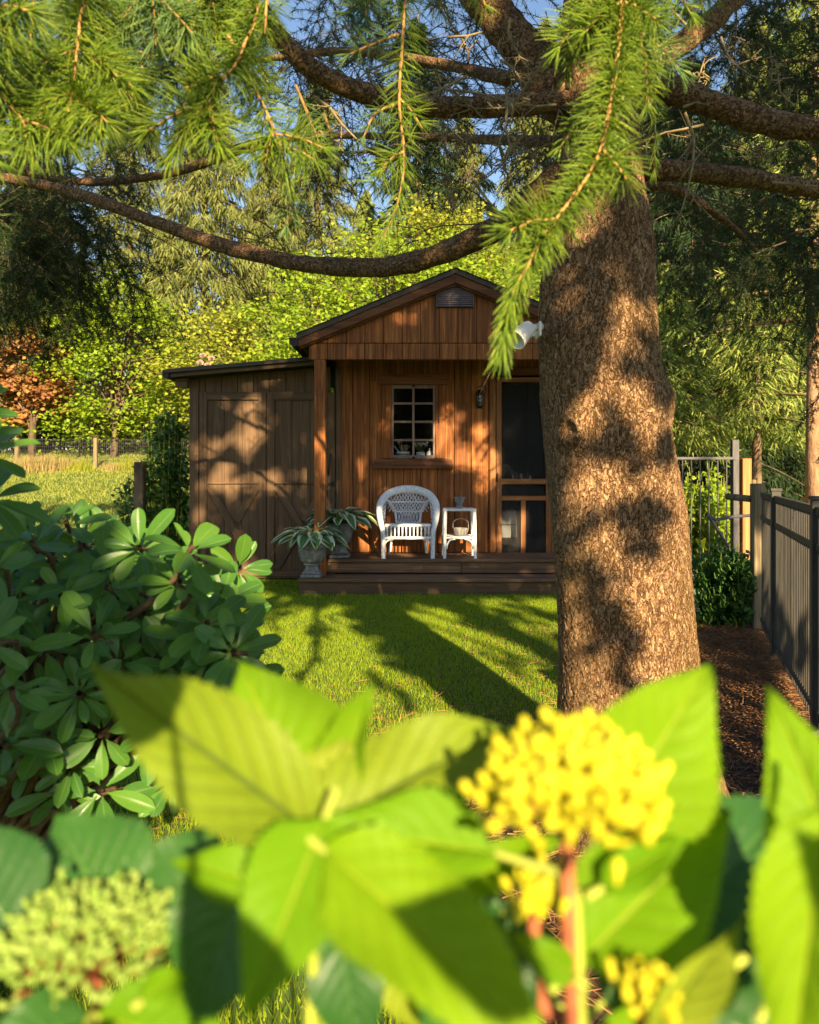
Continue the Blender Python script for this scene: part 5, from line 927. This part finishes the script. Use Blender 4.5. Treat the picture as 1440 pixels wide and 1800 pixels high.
head(PH(1003, 1375, .385), .0275, .0175, 95, .0072, 'bud_yellow', PH(1015, 1900, .40), 'redstem', 'bright yellow bud head')
head(PH(155, 1645, .47), .0375, .0200, 100, .0054, 'bud_green', PH(160, 1980, .48), 'redstem', 'pale green bud head')
head(PH(945, 1575, .41), .007, .0075, 9, .0066, 'bud_yellow', PH(1000, 1800, .42), 'redstem', 'small yellow side bud')
head(PH(1135, 1740, .37), .006, .006, 7, .0056, 'bud_yellow', PH(1060, 1900, .38), 'redstem', 'small yellow low bud')
for a, b_ in (((1010, 1560, .40), (1018, 1840, .40)), ((560, 1470, .44), (540, 1950, .48)), ((985, 1535, .40), (1020, 1800, .41)), ((1060, 1470, .42), (1005, 1690, .41))): hst.add(*tube_vf([PH(*a), PH(*b_)], [.0025, .0034], 8, False))
for a in ((540, 1950, .48), (1015, 1840, .40), (160, 1980, .48), (1400, 1900, .45), (330, 1900, .45), (700, 1900, .5), (1180, 1900, .5)):
    p_ = PH(*a); hst.add(*tube_vf([p_, Vector((p_.x*1.0, p_.y+.08, .4)), Vector((p_.x*.8, .62, -.02))], [.004, .005, .007], 7, False))
obj('stems', hst.mesh('stems', True), M['greenstem'], hy)
# ------------------------------------------------------------------ trees and shrubs around
def ground_at(x, y): return float(gz(x, y))
def conifer(name, x, y, H_, R_, mat, label, nb=70, per=420, bl=.26, bw=.035, droop=.75, z0=.12, bark='bgbark', r0=.22, group='trees behind the shed', hang_=.5, lean=0):
    g0 = ground_at(x, y); t = thing(name, (x, y, g0), label, 'tree', group)
    tube('trunk', [(x, y, g0-.2), (x+lean*.3, y, g0+H_*.35), (x+lean, y, g0+H_)], [r0, r0*.7, .03], M[bark], t, 10)
    br, fl_ = MB(), MB()
    for k in range(nb):
        f_ = z0+(1-z0)*((k+rng.uniform(0, 1))/nb); a = k*2.399+rng.uniform(-.3, .3); zz = g0+H_*f_; L_ = R_*(1-f_)**.75*rng.uniform(.75, 1.12)+.15
        d_ = np.array((math.cos(a), math.sin(a), 0)); ss = np.linspace(0, 1, 9)[:, None]; pth = np.array((x+lean*f_, y, zz))+d_*L_*ss+np.array((0, 0, 1))*(L_*(.12*ss-droop*.5*ss**2))
        br.add(*tube_vf(pth, np.linspace(.035, .006, 9)*min(1, L_), 4, False))
        n_ = int(per*(L_/R_+.15)); s_ = rng.uniform(.08, 1, n_)**.8; i_ = np.minimum((s_*8).astype(int), 7); fr = (s_*8-i_)[:, None]; C = pth[i_]*(1-fr)+pth[i_+1]*fr
        side = np.cross(d_, (0, 0, 1)); spread = rng.uniform(-1, 1, n_)*(.32*L_*(1-.55*s_)+.05); C = C+side*spread[:, None]+np.array((0, 0, -1))*(np.abs(rng.normal(0, hang_*.35, n_))+np.abs(spread)*.25)[:, None]
        D_ = d_*.5+np.sign(spread)[:, None]*side*.5+np.array((0, 0, -hang_*1.6))+rng.normal(0, .35, (n_, 3)); fl_.add(*blades(C, D_, bl*rng.uniform(.6, 1.2, n_), bw))
    obj('branches', br.mesh('branches'), M[bark], t)['kind'] = 'stuff'; obj('crown', fl_.mesh('crown'), M[mat], t); return t
def broadleaf(name, x, y, H_, R_, mat, label, ncl=120, per=130, leaf=.13, zlo=.15, group='trees behind the shed', flat=.45, bark='bgbark', r0=.12, cat='tree', ysq=.8):
    g0 = ground_at(x, y); t = thing(name, (x, y, g0), label, cat, group); top = np.array((x, y, g0+H_*.55))
    br, fl_ = MB(), MB(); tr_ = 'trunk' if cat == 'tree' else 'stem'
    tube(tr_, [(x, y, g0-.1), (x+.05*R_, y, g0+H_*.3), tuple(top)], [r0, r0*.8, r0*.4], M[bark], t, 8)
    for k in range(ncl):
        u_ = rdir(1)[0]; q = rng.uniform(.45, 1.0)**.6*(1+.12*math.sin(5*u_[0]+3*u_[2])); zc = g0+H_*(zlo+(1-zlo)*.5)+u_[2]*H_*(1-zlo)*.5*q; c = np.array((x+u_[0]*R_*q, y+u_[1]*R_*ysq*q, zc))
        br.add(*tube_vf(smooth_path([(x, y, g0+H_*rng.uniform(.15, .5)), (np.array((x, y, zc))+c)/2+np.array((0, 0, -.05*H_)), c], 5), np.linspace(r0*.3, .006, 5), 4, False))
        n_ = int(per*rng.uniform(.6, 1.3)); s_ = R_*rng.uniform(.10, .19); C = c+rng.normal(0, 1, (n_, 3))*np.array((s_, s_, s_*flat))-np.array((0, 0, 1))*(np.abs(rng.normal(0, .12*R_, n_))*(rng.uniform(size=n_) < .25))[:, None]; N_ = unit(rng.normal(0, .42, (n_, 3))+np.array((.1, -.30, .85))); D_ = rng.normal(0, 1, (n_, 3)); D_[:, 2] -= .5
        D_ = D_-N_*np.sum(D_*N_, 1)[:, None]; fl_.add(*kites(C, D_, leaf*rng.uniform(.6, 1.2, n_), leaf*.8, N_, .06))
    obj('branches', br.mesh('branches'), M[bark], t)['kind'] = 'stuff'; obj('crown', fl_.mesh('crown'), M[mat], t); return t
def XP(px, Y): return (px-CX)*Y/F
G = 'trees behind the shed'
broadleaf('maple_tree', XP(195, 22), 22.2, 5.8, 2.3, 'maple', 'bright green maple lit by the sun behind the wire fence at left', 120, 150, .125, .06)
broadleaf('maple_tree', XP(55, 21.6), 21.6, 4.4, 1.0, 'rust', 'rust orange maple left of the bright green maple', 70, 120, .15, .22)
broadleaf('maple_tree', XP(-40, 22), 22.5, 5.0, 1.9, 'yellowgreen', 'yellow green tree at the far left edge beyond the lawn', 90, 130, .15, .05)
broadleaf('leafy_tree', XP(680, 17), 17, 6.0, 2.3, 'maple', 'yellow green tree rising behind the left roof slope of the shed', 110, 140, .11, .25)
broadleaf('leafy_tree', XP(880, 19), 19, 6.8, 2.9, 'maple', 'green leafy tree rising behind the shed gable peak', 110, 140, .12, .25)
broadleaf('leafy_tree', XP(420, 20), 21, 4.4, 2.2, 'yellowgreen', 'low yellow green tree behind the lean-to roof', 80, 130, .12, .1)
broadleaf('leafy_tree', XP(570, 24), 24, 5.0, 1.8, 'conifer_c', 'pale grey green tree beyond the shed eave', 90, 130, .12, .1)
conifer('weeping_conifer', XP(360, 27), 27, 15, 3.6, 'conifer_a', 'tall olive weeping conifer left of the sky gap above the lean-to', 110, 420, .40, .05, .8, .08, hang_=.8)
conifer('weeping_conifer', XP(470, 30), 31, 13, 2.9, 'conifer_a', 'slender olive conifer right behind the tall weeping one', 90, 380, .40, .05, .8, .08, hang_=.8)
conifer('dark_conifer', XP(60, 30), 30, 16, 3.8, 'conifer_b', 'dark conifer towering at the far left', 100, 420, .42, .055, .7, .05, hang_=.6)
conifer('dark_conifer', XP(820, 30), 31, 15, 3.6, 'conifer_a', 'olive conifer high above the shed ridge', 100, 400, .42, .055, .7, .05, hang_=.6)
conifer('dark_conifer', XP(640, 36), 37, 13, 3.0, 'conifer_c', 'distant pale conifer between the limbs of the cedar', 80, 380, .42, .06, .7, .05, hang_=.6)
conifer('dark_conifer', XP(1230, 17), 17.5, 10.5, 3.2, 'conifer_b', 'dark conifer directly behind the garden gate', 120, 480, .32, .04, .7, .03, hang_=.5)
conifer('dark_conifer', XP(1420, 19), 19.5, 12.5, 3.6, 'conifer_b', 'dark conifer behind the fence at the right edge', 120, 480, .34, .045, .7, .02, hang_=.5)
conifer('dark_conifer', XP(1060, 22), 22.5, 13, 3.4, 'conifer_b', 'dark conifer hidden mostly behind the big trunk', 100, 420, .36, .05, .7, .03, hang_=.5)
conifer('pale_spruce', XP(1345, 12.5), 12.8, 5.6, 1.7, 'conifer_c', 'pale green spruce with drooping sprays right of the gate', 70, 300, .20, .028, .55, .33, hang_=.45, r0=.10)
conifer('pale_spruce', XP(1205, 11.5), 12.3, 4.6, 1.2, 'conifer_c', 'pale green young spruce just right of the big trunk', 60, 240, .18, .026, .55, .40, hang_=.45, r0=.08)
rt = conifer('pine_tree', XP(1432, 9.6), 9.6, 8.5, 1.7, 'conifer_c', 'pine with sunlit reddish trunk at the right edge behind the fence', 55, 260, .2, .028, .4, .36, 'redbark', .125, hang_=.4)
for k in range(9):                                  # distant row closing the view
    xk = -20+k*5.2+rng.uniform(-1, 1); conifer('distant_conifer', xk, 44+rng.uniform(-2, 3), 11.5+rng.uniform(-2, 3), 3.4, 'conifer_b', ['leftmost', 'second', 'third', 'fourth', 'fifth', 'sixth', 'seventh', 'eighth', 'rightmost'][k]+' of the dark distant conifers in the far row of trees', 60, 300, .6, .09, .7, .02, group='far row of conifers', hang_=.6)
for k, (px, Y_, H_, R_, mt_, lb) in enumerate(((560, 33, 17, 3.8, 'conifer_a', 'olive conifer filling the gap behind the upper limbs, left of centre'), (735, 28, 17, 3.6, 'conifer_b', 'dark conifer high behind the arching limb'), (960, 26, 16, 3.8, 'conifer_a', 'olive conifer crowding the left of the big trunk'), (1150, 28, 17, 4.0, 'conifer_b', 'dark tall conifer right of the big trunk top'), (1330, 27, 17, 4.0, 'conifer_a', 'olive tall conifer above the fence'), (230, 34, 18, 4.2, 'conifer_a', 'tall olive conifer between maple and sky gap'))):
    conifer('tall_conifer', XP(px, Y_), Y_, H_, R_, mt_, lb, 110, 380, .42, .055, .75, .05, hang_=.7)
broadleaf('leafy_tree', XP(770, 22), 22.5, 8.4, 3.0, 'yellowgreen', 'tall yellow green tree filling the space above the roof ridge', 120, 140, .13, .3)
broadleaf('leafy_tree', XP(560, 19), 19.5, 5.6, 2.2, 'maple', 'bright green tree above the left eave of the shed', 100, 140, .12, .2)
# shrubs and plants
def shrub(name, x, y, H_, R_, mat, label, n_, leaf, cat='shrub', nst=14, zlo=.03, narrow=.6, group=None):
    g0 = ground_at(x, y); t = thing(name, (x, y, g0), label, cat, group); st_, lf = MB(), MB()
    for k in range(nst):
        a = rng.uniform(0, 6.28); q = rng.uniform(.1, .95); tip = np.array((x+math.cos(a)*R_*q, y+math.sin(a)*R_*q*.8, g0+H_*(1-.4*q*q)*rng.uniform(.75, 1.05))); base_ = np.array((x+math.cos(a)*R_*q*.45, y+math.sin(a)*R_*q*.4, g0-.02))
        pth = smooth_path([base_, (base_+tip)/2+rng.normal(0, .03, 3), tip], 9); st_.add(*tube_vf(pth, np.linspace(.009, .003, 9), 5, False))
        m_ = n_//nst; s_ = rng.uniform(zlo, 1, m_); i_ = np.minimum((s_*8).astype(int), 7); C = pth[i_]+rng.normal(0, R_*.07, (m_, 3)); D_ = rdir(m_)+np.array((0, -.2, -.25)); D_[:, :2] += (C[:, :2]-np.array((x, y)))/R_*.7
        N_ = unit(rng.normal(0, .5, (m_, 3))+np.array((0, -.5, .8))); lf.add(*kites(C+D_*.01, D_, leaf*rng.uniform(.6, 1.2, m_), leaf*narrow, N_, .05))
    obj('stems', st_.mesh('stems', True), M['greenstem'], t); obj('foliage', lf.mesh('foliage'), M[mat], t); return t
bsh = P(1283, 1105, 6.25); shrub('leafy_bush', bsh.x, 6.30, .80, .34, 'bushleaf', 'dark green leafy bush at the far end of the black fence', 2600, .075, nst=34)
for px, Y, H_, Rr, lab in ((1215, 9.6, 1.25, .42, 'tall bright green plant behind the left half of the gate'), (1262, 9.8, 1.20, .42, 'yellow green leafy plant behind the right half of the gate'), (1240, 10.6, 1.45, .5, 'tall seed headed plant at the back behind the gate')):
    shrub('garden_plant', XP(px, Y), Y, H_, Rr, 'maple', lab, 1500, .10, 'plant', 26, .1, group='plants behind the gate')
shrub('low_plant', XP(1255, 9.3), 9.25, .55, .22, 'maple', 'low plant with broad bright leaves at the foot of the gate', 160, .17, 'plant', 8, .3, .9)
# climbing rose beside the lean-to
rx, ry = XP(296, 9.9), 9.95; rs = shrub('climbing_rose', rx, ry, 2.25, .42, 'bushleaf', 'tall dark climbing rose against the left side of the shed', 3600, .085, nst=40, zlo=.05)
rs2 = shrub('climbing_rose', XP(250, 10.4), 10.4, 1.35, .5, 'bushleaf', 'lower arching rose spray over the dark post left of the shed', 900, .075, nst=16, zlo=.3)
shrub('rose_bush', XP(352, 12.2), 12.2, 2.42, .5, 'conifer_c', 'rose bush with pale pink blooms peeking over the lean-to roof', 1400, .09, nst=20, zlo=.4)
for k, (px, py) in enumerate(((352, 640), (366, 645), (357, 628), (372, 633))):
    c = P(px, py, 11.9); mb_ = MB()
    for q in range(5):
        n_ = 7; a = np.arange(n_)*6.283/n_+q*.5; D_ = np.stack([np.cos(a)*(.2+q*.2), np.sin(a)*(.2+q*.2)-.5, np.full(n_, 1.0-q*.12)], -1); mb_.add(*kites(np.repeat(np.array(c)[None], n_, 0), D_, .075, .06, None, .1))
    o = obj('rose_bloom', mb_.mesh('rose_bloom'), M['rose']); tag(o, ['left pink rose bloom', 'lower right pink rose bloom', 'topmost pink rose bloom', 'upper right pink rose bloom'][k]+' above the lean-to roof', 'flower', 'rose blooms over the lean-to roof')
# dry grasses at the wire fence
for k, (px, h_) in enumerate(((40, .4), (62, .45), (85, .5), (110, .35), (135, .3), (200, .22), (225, .3))):
    x = XP(px, 19.4); y = 19.4+rng.uniform(-.2, .2); n_ = 500; C = np.stack([rng.normal(x, .16, n_), rng.normal(y, .12, n_), np.zeros(n_)], -1); C[:, 2] = gz(C[:, 0], C[:, 1]); D_ = rng.normal(0, .16, (n_, 3)); D_[:, 2] = 1
    o = obj('dry_grass_clump', npmesh('dry_grass_clump', *blades(C, D_, h_*rng.uniform(.5, 1.1, n_), .018)), M['tan' if k not in (4, 6) else 'yellowgreen'])
    tag(o, ['clump of tall tan grass left of the far fence post, first from the left', 'second clump of tall tan grass from the left by the far fence', 'tallest tan grass clump by the far wire fence', 'tan grass clump just left of the middle far post', 'low yellow green weeds before the middle far post', 'short tan grass right of the middle far post', 'yellow green weeds under the right end of the wire fence'][k], 'grass clump', 'grasses along the wire fence')
# ------------------------------------------------------------------ unseen trees behind the lens, crown leaves set only where shade is wanted
SH_TRUNK = [(1000, 700, 60, 40), (1080, 690, 60, 28), (1040, 620, 90, 30), (1090, 540, 90, 26), (1020, 470, 60, 40), (990, 860, 26, 40), (1000, 960, 30, 40), (1150, 760, 22, 45), (1080, 1130, 30, 30), (1040, 1060, 30, 24), (1110, 420, 30, 60), (1120, 640, 30, 20), (985, 1150, 14, 60)]
SH_LAWN = [(560, 1192, 65, 12), (640, 1215, 40, 16), (950, 1090, 60, 14), (900, 1150, 50, 10), (1000, 1130, 40, 12), (830, 1085, 40, 8), (470, 1085, 40, 8), (700, 1240, 30, 16), (1290, 1160, 60, 50), (1260, 1050, 70, 50), (1330, 1290, 30, 14)]
LIT_RHODO = [(335, 950, 85, 52), (260, 960, 70, 50), (315, 1030, 60, 32), (10, 770, 45, 85), (130, 880, 60, 30), (310, 1410, 40, 40), (215, 1010, 30, 30), (330, 1000, 70, 40)]
def proj(p): return CX+F*p.x/p.y, HY-F*(p.z-EYE)/p.y
def wants_shade(C):
    def hit(Y): t = (Y-C.y)/(-SUN.y); return C-SUN*t
    p = hit(.30)
    if 0.65 < p.z < 1.30 and -.35 < p.x < .35:
        return False
    p = hit(1.22)
    if 1.40 < p.z < 2.3 and -1.1 < p.x < .66: return False
    if 2.2 < p.z < 2.75 and -1.2 < p.x < -.1: return False
    p = hit(1.45)
    if .2 < p.z < 1.62 and -1.6 < p.x < -.2:
        px, py = proj(p)
        if px < 520: return not (px > 170 and py < 1075) and (rng.uniform() < .80)
    p = hit(2.52); px, py = proj(p)
    if -.05 < p.z < 3.1 and 945 < px < 1240:
        if py < 770: return math.sin(px*.05+py*.021)+math.sin(py*.043-px*.017+1)+rng.normal(0, .5) > -.35
        return inl(px, py, SH_TRUNK+[(985, 900, 30, 90), (990, 1120, 24, 60), (1130, 930, 16, 60), (1060, 1000, 24, 34), (1180, 1060, 14, 50)], -4)
    t = C.z/SUN.z; g_ = C-SUN*t
    if g_.y < 8.05:
        px, py = proj(g_)
        if g_.y < 1.5: return False
        if py < 1068 and px < 980: return not inl(px, py, [(860, 1066, 80, 14), (440, 1050, 50, 14), (960, 1062, 40, 10)])
        if px > 1225 and py < 1180: return rng.uniform() < .8
        if px > 800 and px < 985 and py < 1180: return rng.uniform() < .25
        return inl(px, py, SH_LAWN, -4)
    p = hit(8.75)
    if p.z < 3.5 and -3.0 < p.x < 2.3:
        px, py = proj(p); return not inl(px, py, LIT_SHED, 6)
    if p.z < 1.4 and p.x < 4.5: return rng.uniform() < .25
    if p.z < 3.3 and p.x < -3.0: return rng.uniform() < .25
    return rng.uniform() < .03
crowns = [MB() for k in range(4)]; tb = [(-2.2, -4.0), (.4, -4.3), (3.0, -3.9), (5.8, -4.4)]; cnt = [[] for k in range(4)]
sp_ = .11
for ix in range(int(10.5/sp_)):
    for iz in range(int(7.4/sp_)):
        C = Vector((-3.6+ix*sp_+rng.uniform(-.035, .035), -4.1, 2.2+iz*sp_+rng.uniform(-.035, .035))); C = C+SUN*rng.uniform(-.8, .8)
        if not wants_shade(C): continue
        k = int(np.argmin([abs(C.x-b_[0]) for b_ in tb])); n_ = 8; c_ = np.array(C); cnt[k].append(c_)
        P_ = c_+rng.normal(0, .05, (n_, 3)); N_ = unit(rng.normal(0, .5, (n_, 3))+np.array(SUN)); D_ = rng.normal(0, 1, (n_, 3)); D_ = D_-N_*np.sum(D_*N_, 1)[:, None]; crowns[k].add(*kites(P_-unit(D_)*.06, D_, .13, .11, N_))
for k, (x, y) in enumerate(tb):
    if not cnt[k]: continue
    t = thing('shade_tree', (x, y, 0), ['leafy tree behind the viewer, leftmost of four', 'leafy tree behind the viewer, second from left', 'leafy tree behind the viewer, third from left', 'leafy tree behind the viewer, rightmost of four'][k], 'tree', 'trees behind the viewer')
    tube('trunk', [(x, y, -.2), (x+.1, y, 4), (x, y, 8.8)], [.16, .12, .04], M['bgbark'], t, 10); br = MB()
    for c_ in cnt[k][::24]: br.add(*tube_vf([(x, y, max(1.8, c_[2]-1.2)), ((x+c_[0])/2, y, c_[2]-.3), c_], [.03, .02, .006], 4, False))
    obj('branches', br.mesh('branches'), M['bgbark'], t)['kind'] = 'stuff'; obj('crown', crowns[k].mesh('crown'), M['shadeleaf'], t)

for k in range(9): conifer('hedge_conifer', -15+k*3.7+rng.uniform(-.5, .5), -15.5+rng.uniform(-.8, .8), 6.2+rng.uniform(-.4, .3), 2.3, 'conifer_b', ['first', 'second', 'third', 'fourth', 'fifth', 'sixth', 'seventh', 'eighth', 'last'][k]+' conifer from the left in the hedge behind the viewer', 40, 200, .45, .10, .5, .02, group='conifer hedge behind the viewer')  # unseen row added to darken window reflections and cut fill light
